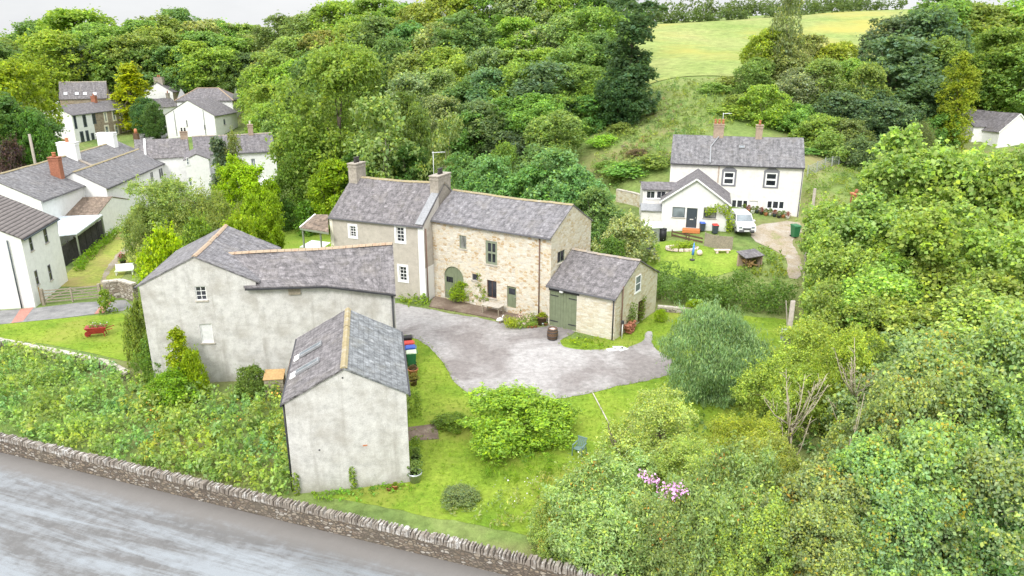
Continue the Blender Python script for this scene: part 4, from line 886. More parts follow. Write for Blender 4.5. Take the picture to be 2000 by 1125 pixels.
def vary(c, a=.12): return tuple(max(.01, v*(1+random.uniform(-a, a))) for v in c)
GW = 'trees of the wood behind the village'
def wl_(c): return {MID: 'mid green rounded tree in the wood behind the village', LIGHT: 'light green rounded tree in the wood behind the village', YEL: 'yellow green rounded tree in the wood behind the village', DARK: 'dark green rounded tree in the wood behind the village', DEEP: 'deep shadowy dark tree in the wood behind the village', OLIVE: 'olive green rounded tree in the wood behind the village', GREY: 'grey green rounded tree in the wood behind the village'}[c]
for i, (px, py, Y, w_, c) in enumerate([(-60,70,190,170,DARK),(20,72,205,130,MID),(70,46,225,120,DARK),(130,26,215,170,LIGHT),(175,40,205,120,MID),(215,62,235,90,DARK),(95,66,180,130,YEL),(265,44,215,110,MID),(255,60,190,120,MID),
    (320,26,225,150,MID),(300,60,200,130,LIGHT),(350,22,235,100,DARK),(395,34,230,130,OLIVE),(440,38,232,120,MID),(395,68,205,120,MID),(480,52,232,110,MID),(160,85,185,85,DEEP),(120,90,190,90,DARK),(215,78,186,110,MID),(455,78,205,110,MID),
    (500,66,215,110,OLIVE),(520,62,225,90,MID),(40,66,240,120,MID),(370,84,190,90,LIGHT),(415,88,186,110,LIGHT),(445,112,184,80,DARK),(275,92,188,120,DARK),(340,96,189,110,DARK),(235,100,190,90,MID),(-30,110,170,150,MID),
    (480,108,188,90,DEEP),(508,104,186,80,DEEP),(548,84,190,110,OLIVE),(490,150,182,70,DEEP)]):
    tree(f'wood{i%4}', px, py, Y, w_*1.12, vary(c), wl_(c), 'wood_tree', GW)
GH = 'trees covering the hillside above the stone barn'
def hl_(c): return {MID: 'mid green broadleaf tree on the wooded hillside above the barn', LIGHT: 'fresh light green tree on the wooded hillside above the barn', YEL: 'yellow green tree on the wooded hillside above the barn', DARK: 'dark green dense tree on the wooded hillside above the barn', BLUE: 'blue green dense tree on the wooded hillside above the barn', OLIVE: 'olive green tree on the wooded hillside above the barn', GREY: 'grey green tree on the wooded hillside above the barn', PALE: 'pale feathery tree on the wooded hillside above the barn', DEEP: 'deep shaded tree on the wooded hillside above the barn'}[c]
for i, (px, py, Y, w_, c) in enumerate([(560,28,205,110,DARK),(610,10,200,110,MID),(660,8,196,120,LIGHT),(720,-2,190,120,LIGHT),(780,2,186,120,MID),(840,-14,180,130,LIGHT),(905,-10,178,120,LIGHT),(960,-20,176,120,MID),(1030,-30,172,120,PALE),(1090,-24,172,110,LIGHT),(1150,-30,170,110,MID),(1190,-40,168,110,DARK),
    (580,64,180,110,MID),(640,56,176,120,OLIVE),(690,50,172,110,LIGHT),(735,40,164,120,DARK),(790,42,160,100,DARK),(850,40,158,110,PALE),(925,22,154,160,DARK),(1000,40,152,110,LIGHT),(1060,50,150,110,PALE),(1110,20,148,110,OLIVE),(1165,20,142,120,MID),
    (530,106,164,110,MID),(575,110,160,110,LIGHT),(620,104,150,120,DARK),(690,96,146,110,MID),(760,80,145,100,DARK),(810,100,140,110,OLIVE),(870,88,138,120,LIGHT),(960,100,134,100,GREY),(1020,104,132,130,MID),(1080,90,132,110,LIGHT),(1140,80,128,120,MID),(1180,60,130,90,DARK),
    (525,170,140,90,LIGHT),(560,170,130,110,DARK),(510,130,158,90,LIGHT),(800,150,124,110,GREY),(850,140,126,90,PALE),(905,150,122,110,DARK),(960,140,120,130,BLUE),(1010,130,118,110,MID),(1060,128,116,140,BLUE),(1120,120,118,110,MID),(1165,150,116,90,LIGHT),
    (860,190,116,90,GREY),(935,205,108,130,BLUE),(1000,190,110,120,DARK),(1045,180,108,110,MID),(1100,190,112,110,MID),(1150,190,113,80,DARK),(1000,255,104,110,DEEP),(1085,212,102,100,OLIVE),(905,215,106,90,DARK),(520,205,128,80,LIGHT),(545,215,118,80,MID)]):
    kk = ('dense%d' % (i % 2)) if c in (BLUE, DARK) else f'wood{i%4}'
    tree(kk, px, py, Y, w_*1.12, vary(c), hl_(c), 'hillside_tree', GH)
# trees one can tell apart
tree('ivy', 1238, -22, 113, 112, (.085,.16,.07), 'tall dark columnar ivy clad tree standing at the left edge of the field', 'ivy_tree')
tree('dense0', 1215, 135, 111, 100, (.06,.135,.055), 'low dark green tree at the foot of the ivy clad column', 'hillside_tree', cat='tree')
tree('big0', 655, 112, 93, 222, (.25,.37,.08), 'great bright green tree rising behind the rendered barn, tallest in the middle', 'garden_tree', rot=.6)
tree('big1', 600, 250, 91, 130, (.18,.29,.06), 'lower left flank tree under the great bright green tree', 'garden_tree')
tree('wood1', 790, 175, 96, 100, (.16,.26,.07), 'mid green tree behind the pale feathery tree', 'garden_tree')
tree('airy0', 748, 198, 88, 140, (.27,.36,.13), 'pale feathery tree with thin bare trunk behind the grey house chimney', 'garden_tree')
tree('airy1', 865, 232, 87, 85, (.27,.37,.13), 'slim pale sapling rising between the two grey house chimneys', 'garden_tree')
tree('dense1', 648, 318, 84, 95, (.25,.36,.035), 'yellow green shrub tree left of the grey house chimney', 'garden_tree')
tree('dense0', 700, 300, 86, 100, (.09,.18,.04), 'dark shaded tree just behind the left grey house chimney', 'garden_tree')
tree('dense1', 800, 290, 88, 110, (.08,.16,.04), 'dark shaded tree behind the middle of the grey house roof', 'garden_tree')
GL = 'laurel trees close behind the stone barn'
for i, (px, py, Y, w_) in enumerate([(905,300,84,90),(960,312,80,110),(1030,318,78,120),(1090,300,78,130),(1140,322,75,110),(1165,372,72,90),(1050,285,86,110),(1180,420,71,60)]): tree(f'dense{i%2}', px, py, Y, w_*1.15, vary((.19,.33,.12), .08), 'blue green glossy laurel close behind the stone barn roof', 'laurel_tree', GL)
tree('wood2', 985, 285, 88, 70, (.17,.27,.06), 'bright small tree peeping over the middle of the laurels', 'garden_tree')
tree('bush0', 1222, 430, 68, 110, (.36,.42,.2), 'hawthorn bush covered in cream blossom beside the garage roof', 'hawthorn_bush')
tree('bush1', 1195, 470, 66, 60, (.14,.25,.06), 'green bush between stone barn gable and the blossoming hawthorn', 'garden_bush')
tree('column', 1888, 104, 106, 62, (.31,.37,.05), 'tall golden green columnar conifer on the right', 'conifer')
GR = 'trees of the wood right of the field'
rl_ = lambda c: {MID: 'mid green tree in the wood right of the field', LIGHT: 'light green tree in the wood right of the field', YEL: 'yellow green ivy hung tree right of the field', BLUE: 'blue green dense sycamore right of the field', OLIVE: 'olive ivy hung tree right of the field', DARK: 'dark green tree in the wood right of the field', GREY: 'grey green tree in the wood right of the field'}[c]
for i, (px, py, Y, w_, c) in enumerate([(1500,50,126,80,YEL),(1475,110,122,70,MID),(1545,70,124,80,OLIVE),(1590,72,128,80,OLIVE),(1640,78,126,80,YEL),(1560,130,116,90,GREY),(1610,120,116,90,OLIVE),(1500,170,110,100,LIGHT),(1450,180,114,70,MID),(1555,200,108,90,MID),(1660,120,118,90,MID),
    (1750,40,128,130,BLUE),(1815,14,126,150,BLUE),(1770,80,118,190,BLUE),(1700,170,110,120,BLUE),(1640,185,108,110,BLUE),(1800,150,111,130,BLUE),(1740,205,106,120,BLUE),(1700,130,112,80,OLIVE),(1870,10,140,150,MID),(1930,0,138,160,MID),(2000,-5,140,160,LIGHT),(1840,80,118,110,MID),
    (1950,60,126,130,MID),(2010,90,122,130,MID),(1955,140,126,110,LIGHT),(1985,165,126,100,YEL),(1925,175,126,80,OLIVE),(1600,220,104,90,MID),(1660,238,102,90,DARK),(1840,215,106,70,DARK),(2070,40,130,160,MID),(2090,150,126,140,LIGHT),(1850,-20,150,140,DARK)]):
    kk = ('dense%d' % (i % 2)) if c in (BLUE, DARK) else f'wood{i%4}'
    tree(kk, px, py, Y, w_*1.1, vary({BLUE: (.115,.195,.10)}.get(c, c)), rl_(c), 'field_tree', GR)
tree('airy0', 1545, -30, 124, 60, (.22,.26,.12), 'thin tall half bare tree crossing the field hedge', 'field_tree', cat='tree')
tree('bush0', 1690, 276, 95, 78, (.15,.21,.10), 'rounded grey green shrub in the paddock right of the farmhouse', 'paddock_shrub')
tree('fine1', 1800, 232, 99, 66, (.16,.20,.08), 'wispy olive willow before the dark sycamores', 'willow_tree')
for px, py, w_, l_ in ((1580,302,60,'bush by the right gable of the cream farmhouse'), (1625,262,70,'bush climbing the bank above the paddock fence'), (1740,300,60,'bush at the far end of the paddock')): tree('farbush', px, py, 97, w_, vary(MID), 'green ' + l_, 'paddock_bush')
tree('bush1', 1246, 292, 98, 46, (.20,.15,.10), 'bare brown dead bush on the open bank', 'dead_bush')
GB = 'low bushes dotted over the open bank'
for i, (px, py, Y, w_, c) in enumerate([(1395,180,122,60,MID),(1200,330,93,60,MID),(1215,250,108,50,OLIVE),(1440,200,112,90,LIGHT),(1420,160,126,50,OLIVE),(1225,345,92,90,MID),(1270,342,92,80,MID),(1190,300,96,70,MID),(1180,250,105,60,LIGHT)]):
    tree('farbush', px, py, Y, w_, vary(tuple(v*1.15 for v in c)), 'low green bush on the open grassy bank behind the farmhouse', 'bank_bush', GB, h=1.3)
# left side
tree('wood0', 12, 112, 132, 140, (.26,.38,.04), 'bright lime green tree at the left picture edge beside the white end house', 'village_tree')
tree('dense0', 15, 182, 108, 150, (.09,.18,.045), 'dark green tree at the left picture edge below the lime green tree', 'village_tree')
tree('dense1', 62, 225, 104, 70, (.10,.20,.04), 'small dark green tree right beside the leaning pole', 'village_tree')
tree('bush0', 14, 288, 100, 60, (.09,.055,.06), 'purple leaved bush below the dark tree at the left edge', 'purple_bush')
tree('cone', 248, 131, 170, 100, (.36,.39,.03), 'golden yellow conifer standing over the village street', 'conifer')
tree('dense0', 282, 190, 160, 62, (.07,.15,.05), 'dark green tree below the golden conifer', 'village_tree')
tree('dense1', 296, 204, 152, 46, (.085,.17,.05), 'dark bushy tree between the golden conifer and parked car', 'village_tree')
tree('spruce', 424, 258, 92, 84, (.13,.19,.12), 'small dark grey green spruce before the white cottages', 'spruce_tree')
tree('airy1', 450, 262, 93, 50, (.24,.28,.10), 'pale olive tree right behind the dark spruce', 'village_tree')
tree('syc0', 475, 312, 82, 110, (.30,.42,.035), 'vivid lime green young tree in the cottage garden', 'garden_tree')
tree('fine0', 330, 362, 72, 190, (.28,.37,.12), 'wide pale apple tree behind the rendered barn', 'apple_tree')
tree('fine1', 395, 368, 71, 130, (.27,.36,.10), 'right hand apple tree touching the lime green tree', 'apple_tree')
tree('fine1', 275, 385, 70, 80, (.28,.36,.12), 'left hand small apple tree beside the black fence', 'apple_tree')
tree('syc1', 500, 380, 68, 80, (.26,.38,.035), 'leafy lime bush tree at the right of the cottage garden', 'garden_tree')
tree('bush0', 310, 466, 58, 96, (.32,.42,.03), 'yellow green rounded bush by the back corner of the barn', 'garden_bush')
tree('bush1', 465, 430, 64, 90, (.27,.37,.03), 'yellow green bush peeping over the barn ridge', 'garden_bush')
tree('bush0', 380, 440, 66, 70, (.19,.27,.05), 'green bush just behind the barn roof slope', 'garden_bush')
tree('farbush', 560, 395, 86, 50, (.10,.19,.04), 'dark bush at the back of the rear lawn', 'garden_bush')
tree('farbush', 600, 400, 84, 60, (.14,.25,.04), 'green bush at the right back of the rear lawn', 'garden_bush')
tree('plant', 203, 566, 57, 34, (.20,.32,.05), 'green shrub growing against the short stone wall by the gate', 'wall_shrub', h=2.0)
# around the yard
tree('shrub', 1008, 774, 36.8, 196, (.28,.42,.075), 'big rounded yellow green bush in the middle of the lawn', 'lawn_bush', rot=1)
tree('bush1', 884, 822, 38, 70, (.16,.27,.04), 'small dark green shrub left of the big lawn bush', 'lawn_shrub')
tree('bush1', 898, 962, 30.6, 76, (.20,.28,.12), 'small blue green shrub on the lawn near the road wall', 'lawn_shrub')
for px, py, Y, w_, l_ in ((1361,586,56.5,36,'clipped round box ball further right beside the hedge foot'), (1337,622,53.2,34,'clipped round box ball nearest the willow'), (1292,605,54.8,26,'small clipped box ball beside the garage gable')): tree('ball', px, py, Y, w_, (.27,.38,.03), l_, 'box_ball')
tree('willow', 1405, 614, 42, 190, (.28,.42,.20), 'grey green weeping willow on the right of the gravel yard', 'willow_tree')
GS = 'sycamore crowns massed on the right'
for i, (px, py, Y, w_, c) in enumerate([(1830,268,58,260,0),(1700,345,60,190,0),(1950,285,55,260,0),(1665,400,56,120,0),(1760,400,52,230,0),(1890,390,49,260,0),(1660,470,50,150,0),(1990,420,46,240,0),(1750,520,46,200,0),(1850,520,44,230,0),(1960,560,41,240,0),(1665,560,45,120,0),(1645,505,53,70,0),(2080,330,52,240,0)]):
    tree(f'syc{i%2}', px, py, Y, w_*1.08, vary((.32,.45,.13), .09), 'bright yellow green sycamore crown in the mass on the right', 'sycamore_tree', GS)
tree('fine0', 1600, 640, 41, 180, (.34,.46,.11), 'yellow green hawthorn right behind the transformer pole', 'hawthorn_tree')
tree('fine1', 1540, 690, 37.5, 170, (.35,.46,.11), 'yellow green thorn tree with bare twigs right of the willow', 'thorn_tree')
tree('fine0', 1660, 660, 37, 150, (.36,.46,.10), 'green thorn tree behind the upper dead branches', 'thorn_tree')
tree('fine1', 1460, 800, 33, 150, (.37,.47,.09), 'low yellow green thorn bush below the willow', 'thorn_tree')
tree('fine0', 1290, 790, 33.5, 190, (.40,.49,.17), 'pale yellow green shrub with white specks left of the thorns', 'lawn_shrub')
tree('fine1', 1370, 850, 31, 160, (.39,.48,.15), 'pale yellow green shrub in front of the low thorn bush', 'lawn_shrub')
GF = 'blue green maples filling the lower right corner'
for i, (px, py, Y, w_) in enumerate([(1830,660,34,300),(1960,640,33,280),(1900,730,30,300),(1760,760,29,230),(2020,800,27,280),(1830,840,26,280),(1690,880,25.5,240),(1930,900,24,300),(1780,960,23.5,260),(1590,930,25,220),(1640,1010,23,220),(2040,980,23,260)]):
    tree('fore0' if i % 3 != 1 else 'fore1', px, py, Y, w_, vary((.275,.415,.185), .08), 'blue green maple with orange young leaves in the lower right', 'maple_tree', GF)
rh1 = tree('rhodo', 1185, 925, 27.6, 270, (.34,.45,.18), 'wide rhododendron mound just behind the road wall', 'rhododendron_bush')
rh2 = tree('rhodo', 1420, 900, 26.5, 250, (.31,.43,.17), 'second rhododendron mound under the maples, right of the pink flowers', 'rhododendron_bush')
tree('rhodo', 1330, 990, 25.5, 200, (.31,.43,.17), 'low rhododendron at the bottom edge between the two mounds', 'rhododendron_bush')
tree('rhodo', 1090, 985, 27.2, 120, (.36,.47,.15), 'low leafy end of the rhododendron bank by the wall', 'rhododendron_bush')
tree('fine0', 1520, 870, 29, 170, (.34,.42,.12), 'olive green shrub under the lower dead branches', 'lawn_shrub')
tree('fore1', 1500, 1000, 24, 200, (.30,.43,.14), 'green maple sapling at the bottom edge', 'maple_tree', cat='tree')
def petals(name, pts, size, col, parent, n=10, spread_=.14, asp=.8):
    r = np.random.default_rng(len(pts)*7+3); P = np.array(pts); c = np.repeat(P, n, 0)+r.normal(0, spread_, (len(P)*n, 3)); v = .75+.4*r.random(len(c)); t = np.stack([v, v*(.8+.3*r.random(len(c))), v], 1)
    me = leaf_mesh(name, c, unit(r, len(c))+[0, 0, .8], size, asp, t, 'petal'); o = bpy.data.objects.new(name, me); C.objects.link(o); o.color = (*col, 1)
    if parent is not None:
        o.parent = parent; o.matrix_parent_inverse = (Matrix.Translation(parent.location) @ parent.rotation_euler.to_matrix().to_4x4() @ Matrix.Diagonal((*parent.scale, 1))).inverted()
    return o
pk = [atY(px, py, 27.2 if px < 1310 else 26.2) for px, py in ((1262,930),(1272,935),(1284,940),(1255,928),(1300,950),(1312,955),(1322,952),(1330,960),(1290,958),(1318,968),(1300,968),(1308,990),(1296,1000),(1300,1015),(1290,1038),(1298,1072),(1285,1090),(1305,1085),(1276,936),(1325,948),(1335,958))]
petals('flowers', pk, .11, (.75,.40,.70), rh1, 16, .13)
# ivy, climbers and hedges made of leaves
def leafy(name, pts, R0, nper, leaf, col, label=None, cat=None, group=None, kind=None, parent=None, yfrac=.3, tintv=.3, zmin=None, up=.4, aspect=.6):
    r = np.random.default_rng(len(pts)*31+int(nper)); P = np.array(pts, float); k_ = np.repeat(np.arange(len(P)), nper); n = len(k_)
    d = unit(r, n); d[:, 2] += .25; rad = (R0 if np.isscalar(R0) else np.array(R0)[k_])*(.5+.5*np.sqrt(r.random(n))); c = P[k_]+d*rad[:, None]
    if zmin is not None: c[:, 2] = np.maximum(c[:, 2], zmin(c[:, 0], c[:, 1])+.03)
    me = leaf_mesh(name, c, d*.7+r.normal(0, .45, (n, 3))+[0, 0, up], leaf, aspect, leaf_tint(r, n, (1-tintv/2+tintv*r.random(len(P)))[k_], d[:, 2], yfrac=yfrac))
    o = bpy.data.objects.new(name, me); C.objects.link(o); o.color = (*col, 1)
    if parent is not None: o.parent = parent
    return tag(o, label, cat, group, kind)
def hedge(name, line, width, height, leaf, dens, col, label, sp=.45, **kw):
    pts = []; rr = random.Random(len(line)*5)
    for a, b in zip(line[:-1], line[1:]):
        L_ = math.dist(a[:2], b[:2]); n = max(1, int(L_/sp)); nx_, ny_ = -(b[1]-a[1])/L_, (b[0]-a[0])/L_
        for i in range(n):
            for j in range(max(1, int(width/sp))):
                for k2 in range(max(1, int(height/sp))):
                    t = (i+rr.random())/n; o_ = (rr.random()-.5)*width; x, y = a[0]+(b[0]-a[0])*t+nx_*o_, a[1]+(b[1]-a[1])*t+ny_*o_
                    if rr.random() < .85: pts.append((x, y, float(gz(x, y))+.2+(height-.35)*(k2+rr.random())/max(1, int(height/sp))*(.85+.3*math.sin(x*1.7)*math.sin(y*1.3))))
    return leafy(name, pts, sp*.85, dens, leaf, col, label, 'hedge', zmin=gz, **kw)
hp = [atZ(1290, 585, 0), atZ(1350, 608, 0), atZ(1430, 612, 0), atZ(1500, 616, 0), atZ(1560, 625, 0)]
hedge('hedge', [h_+np.array([0, 1.8, 0]) for h_ in hp], 3.6, 2.6, .19, 34, (.14,.24,.055), 'long loose green hedge between the yard lawn and the farmhouse garden', sp=.6)
hedge('field_hedge', [atY(1270, 45, 262), atY(1400, 36, 266), atY(1500, 30, 272), atY(1600, 22, 280), atY(1760, 8, 292)], 4, 3.2, .8, 60, (.10,.16,.05), 'dark trimmed hedge along the top of the field', sp=1.8)
hedge('field_hedge', [atY(1180, 20, 300), atY(1400, 8, 305), atY(1500, 2, 310), atY(1700, -8, 320)], 8, 6, 1.1, 60, (.13,.20,.06), 'paler ragged hedge line beyond the top of the field', sp=3)
hedge('bank_hedge', [atY(1190, 352, 90.5), atY(1250, 348, 91), atY(1310, 345, 91.5)], 2.0, 1.8, .3, 14, (.14,.23,.06), 'trimmed green hedge on the bank left of the farmhouse', sp=.7)
hedge('track_hedge', [atZ(150, 532, 0), atZ(180, 500, 0), atZ(215, 468, 0), atZ(232, 452, 0)], .9, .8, .2, 14, (.22,.36,.03), 'strip of long bright grass at the foot of the black fence', sp=.4)
# left flank of the barn: ivy and elder
tree('bush0', 262, 590, 46.5, 60, (.20,.27,.06), 'tall green shrub against the left corner of the rendered barn', 'wall_shrub', h=4.2)
tree('bush1', 285, 640, 44.0, 60, (.16,.25,.05), 'dark green shrub at the foot of the barn corner', 'wall_shrub', h=2.8)
tree('cone', 345, 648, 42.4, 70, (.30,.40,.035), 'pointed yellow green shrub standing before the rendered barn wall', 'pointed_shrub')
tree('bush1', 372, 690, 42.0, 50, (.29,.40,.035), 'small spiky yellow green shrub right of the pointed shrub', 'pointed_shrub')
tree('bush0', 330, 735, 40.5, 100, (.19,.31,.04), 'mid green shrub below the pointed shrub', 'wall_shrub', h=1.9)
tree('bush1', 495, 735, 42.2, 70, (.15,.24,.055), 'grey green shrub at the foot of the barn wall beside the timber stack', 'wall_shrub', h=1.7)
def weeds(name, poly, dens, h0, h1, leaf, col, per=16, clump=2.2, yfrac=.3, aspect=.55, kind='stuff', tintv=.5, narrow=.22, seed=3, up=.5, edge=None, excl=None):
    r = np.random.default_rng(seed); P = np.array([p[:2] for p in poly]); lo, hi = P.min(0), P.max(0); n = int(dens*(hi[0]-lo[0])*(hi[1]-lo[1]))
    X = lo[0]+r.random(n)*(hi[0]-lo[0]); Y = lo[1]+r.random(n)*(hi[1]-lo[1]); m = inside(poly, X, Y)
    for e_ in (excl or []): m &= ~inside(e_, X, Y)
    X, Y = X[m], Y[m]; n = len(X)
    cl = .5+.5*np.sin(X*clump+1.7*np.sin(Y*clump*.7))*np.sin(Y*clump*1.1+seed); hh = h0+(h1-h0)*np.clip(cl*.6+.5*r.random(n), 0, 1); zz = gz(X, Y)
    k_ = np.repeat(np.arange(n), per); N_ = len(k_); t = r.random(N_)**.7; ang = r.random(N_)*6.283; rad = narrow*(.4+.8*r.random(N_))*(1.15-.6*t)
    c = np.stack([X[k_]+np.cos(ang)*rad, Y[k_]+np.sin(ang)*rad, zz[k_]+.04+hh[k_]*t], 1)
    nrm = np.stack([np.cos(ang)*.6, np.sin(ang)*.6, np.full(N_, up)], 1)+r.normal(0, .35, (N_, 3)); tv = (1-tintv/2+tintv*r.random(n)*.6+tintv*.4*cl)
    tn = leaf_tint(r, N_, tv[k_], t*1.2-.4, yfrac=yfrac)
    hue = (.5+.5*np.sin(X*.9+seed)*np.sin(Y*.7+2))[k_]; tn[:, 0] *= .78+.32*hue; tn[:, 2] *= .9+.5*(1-hue)
    me = leaf_mesh(name, c, nrm, leaf, aspect, tn); o = bpy.data.objects.new(name, me); C.objects.link(o); o.color = (*col, 1); return tag(o, kind=kind)
# ------------------------------------------------------------------ ground covers
road_a, road_b = atZ(0, 884, 0), atZ(990, 1125, 0)
rd_ = road_b-road_a; rd_ /= np.linalg.norm(rd_); rn_ = np.array([rd_[1], -rd_[0], 0])     # towards the camera
ra_ = road_a-rd_*160; rb_ = road_b+rd_*140
sheet('road', [ra_, ra_+rn_*9, rb_+rn_*9, rb_], M('wet_asphalt'), .03, 2.0, uvdir=(road_a, rd_[:2]))
lawn = gp((798,640),(850,640),(1000,640),(1090,662),(1190,660),(1290,602),(1400,612),(1560,626),(1640,700),(1600,800),(1500,900),(1400,1000),(1250,1060),(1180,1085),(1020,1043),(860,1012),(760,992),(640,972),(790,930),(800,760))
sheet('lawn', lawn, M('lawn_grass'), .012, 1.0, .05)
gravel = gp((768,590),(800,598),(838,604),(880,613),(930,620),(985,632),(1010,640),(1062,640),(1075,634),(1128,647),(1112,655),(1094,664),(1092,671),(1104,679),(1130,684),(1180,683),(1215,684),(1240,674),(1256,666),(1262,648),(1275,647),(1273,664),(1277,680),(1310,700),(1334,714),(1338,726),(1300,735),(1250,746),(1190,758),(1150,770),(1090,780),(1040,782),(990,778),(930,775),(905,762),(885,745),(870,715),(850,690),(830,672),(812,660),(770,655),(720,620))
sheet('gravel_yard', gravel, M('gravel'), .028, .7, .04, smooth=1)
patio = gp((838,600),(846,583),(864,574),(900,580),(1000,604),(1028,617),(1000,636),(960,622),(905,612))
sheet('patio', patio, M('patio_brick'), .10, .6)
mbp = MB(); 
for a, b in zip(patio, patio[1:]+patio[:1]): mbp.face([(a[0],a[1],0), (b[0],b[1],0), (b[0],b[1],.1), (a[0],a[1],.1)])
tag(mbp.build('patio_kerb', M('patio_brick')), kind='structure')
sheet('left_lawn', gp((-60,640),(0,634),(120,622),(240,612),(280,650),(285,710),(240,705),(180,690),(90,672),(0,662),(-60,655)), M('lawn_grass'), .015, 1.0)
sheet('driveway', gp((-80,622),(0,607),(70,602),(150,592),(245,586),(260,600),(242,607),(120,622),(0,634),(-80,645)), M('asphalt'), .03, 1.0)
for k_, q in enumerate((((40,604),(66,601),(45,628),(22,632)), ((203,590),(218,589),(203,612),(184,614)))): sheet('brick_strip', gp(*q), M('brick_strip'), .04, .6)
sheet('track_meadow', gp((105,560),(140,525),(225,448),(262,440),(300,452),(270,500),(240,540),(205,560)), M('dry_grass'), .015, 1.0)
sheet('path', gp((193,556),(205,528),(228,496),(262,470),(268,476),(240,500),(215,530),(202,556)), M('dirt_track'), .03, .6, .06)
sheet('rear_lawn', gp((520,430),(560,415),(640,415),(660,440),(640,500),(560,520),(500,500)), M('garden_grass'), .015, 1.0)
sheet('garden_lawn', gp((1262,520),(1275,476),(1310,470),(1400,486),(1440,490),(1450,525),(1400,540),(1330,545)), M('garden_grass'), .03, 1.0)
sheet('farm_drive', gp((1462,440),(1562,428),(1566,455),(1545,470),(1556,490),(1568,520),(1562,545),(1535,545),(1540,510),(1520,492),(1490,480),(1470,470)), M('dirt_track'), .03, .8, .05, smooth=1)
fp = [atY(1200, 158, 127), atY(1285, 155, 130), atY(1400, 152, 131.5), atY(1480, 152, 133), atY(1600, 150, 136), atY(1750, 140, 142), atY(1800, 20, 290), atY(1650, 23, 288), atY(1500, 34, 270), atY(1330, 46, 258), atY(1180, 50, 255)]
sheet('field', fp, M('field_grass'), .12, 4.0)
sheet('village_street', gp((270,275),(262,268),(300,245),(335,238),(330,262),(320,275)), M('asphalt'), .06, 1.5)
sheet('stepping_slab', gp((797,835),(852,828),(858,858),(798,862)), M('patio_brick'), .03, .5)
# grass and weeds
nett = gp((-60,690),(0,680),(120,700),(230,728),(290,760),(370,765),(460,775),(540,775),(556,800),(566,900),(574,980),(500,970),(300,922),(100,874),(0,850),(-60,836))
weeds('nettle_bed', nett, 5.5, .35, 1.15, .20, (.36,.50,.14), 22, 1.1, .35, .6, seed=4)
weeds('tall_weed_clumps', nett, .32, .8, 1.7, .24, (.36,.49,.13), 90, 3.1, .4, .5, seed=44, narrow=.55)
weeds('dead_bracken', [atY(1190, 320, 94), atY(1262, 320, 95.5), atY(1275, 262, 104), atY(1200, 262, 103)], 1.0, .1, .5, .4, (.42,.32,.17), 9, .5, .2, .25, seed=45, narrow=.4)
weeds('dead_bracken', [atY(1215, 240, 110), atY(1330, 235, 109), atY(1330, 190, 120), atY(1240, 190, 120)], .5, .1, .5, .4, (.42,.33,.18), 9, .5, .2, .25, seed=46, narrow=.4)
weeds('flower_weeds', gp((250,790),(420,790),(540,800),(560,940),(450,930),(330,900)), 1.6, .5, 1.1, .13, (.38,.40,.06), 14, 1.5, .4, seed=5)
bank = [atY(1180, 360, 90), atY(1320, 350, 91), atY(1330, 300, 99), atY(1420, 258, 104), atY(1480, 165, 128), atY(1300, 160, 128), atY(1180, 200, 119), atY(1160, 280, 100)]
weeds('bank_grass', bank, 1.6, .2, .8, .42, (.27,.34,.09), 9, .5, .3, .3, seed=6, tintv=.7, narrow=.4)
pad = gp((1575,335),(1750,318),(1760,360),(1600,430),(1575,420))
weeds('paddock_grass', pad, 2.6, .2, .7, .34, (.27,.37,.07), 8, .6, .3, .3, seed=7, narrow=.35)
weeds('wall_foot_weeds', gp((600,968),(700,958),(800,945),(805,965),(700,978),(610,984)), 9, .08, .35, .13, (.24,.37,.05), 10, 2, .4, seed=8, narrow=.15)
weeds('meadow_flowers_grass', gp((860,1006),(930,985),(1010,960),(1110,900),(1160,880),(1200,900),(1090,1000),(1010,1040),(900,1018)), 4, .2, .6, .17, (.36,.40,.12), 12, 1.4, .4, .4, seed=9, narrow=.2)
weeds('bush_skirt_grass', gp((930,915),(990,905),(1085,900),(1100,925),(1040,955),(960,950)), 6, .3, .8, .30, (.20,.33,.04), 12, 2, .3, .14, seed=10, narrow=.2, up=.1)
weeds('barn_side_border', gp((796,770),(818,770),(826,820),(800,830)), 14, .15, .7, .13, (.20,.31,.05), 14, 3, .3, seed=11, narrow=.15)
weeds('barn_side_border', gp((798,862),(822,862),(824,915),(800,920)), 14, .15, .6, .13, (.20,.31,.06), 14, 3, .3, seed=12, narrow=.15)
weeds('house_border', gp((778,590),(800,580),(835,585),(838,600),(800,600)), 10, .15, .9, .17, (.27,.38,.05), 14, 2, .4, seed=13, narrow=.2)
weeds('garage_border', gp((1098,668),(1130,655),(1200,672),(1180,682),(1130,682)), 9, .08, .35, .13, (.30,.40,.04), 10, 2, .4, seed=14, narrow=.15)
weeds('under_tree_cover', gp((1150,1090),(1200,930),(1350,830),(1500,800),(1700,800),(2100,800),(2100,1250),(1300,1150)), 2.5, .3, 1.0, .24, (.17,.26,.06), 12, 1, .3, seed=15)
weeds('right_scrub', gp((1570,640),(1570,560),(1700,500),(2100,480),(2100,760),(1700,760)), .9, .4, 1.4, .35, (.20,.31,.06), 12, .6, .3, seed=16)
weeds('garden_border', gp((1262,520),(1258,480),(1280,470),(1290,485),(1282,520)), 3, .3, 1.0, .22, (.22,.33,.06), 12, 1, .3, seed=17)
weeds('drive_scrub', gp((1450,545),(1446,500),(1490,490),(1535,505),(1538,545)), 3, .2, .9, .25, (.27,.36,.06), 12, 1, .35, seed=18)
weeds('left_scrub', gp((-60,470),(60,300),(110,270),(60,240),(-100,300)), .5, .4, 1.2, .4, (.15,.25,.05), 10, .5, .3, seed=19)
weeds('cottage_garden', gp((235,470),(300,440),(440,420),(520,440),(500,500),(420,500),(330,480)), 1.2, .3, 1.0, .25, (.26,.37,.05), 10, 1, .3, seed=20)
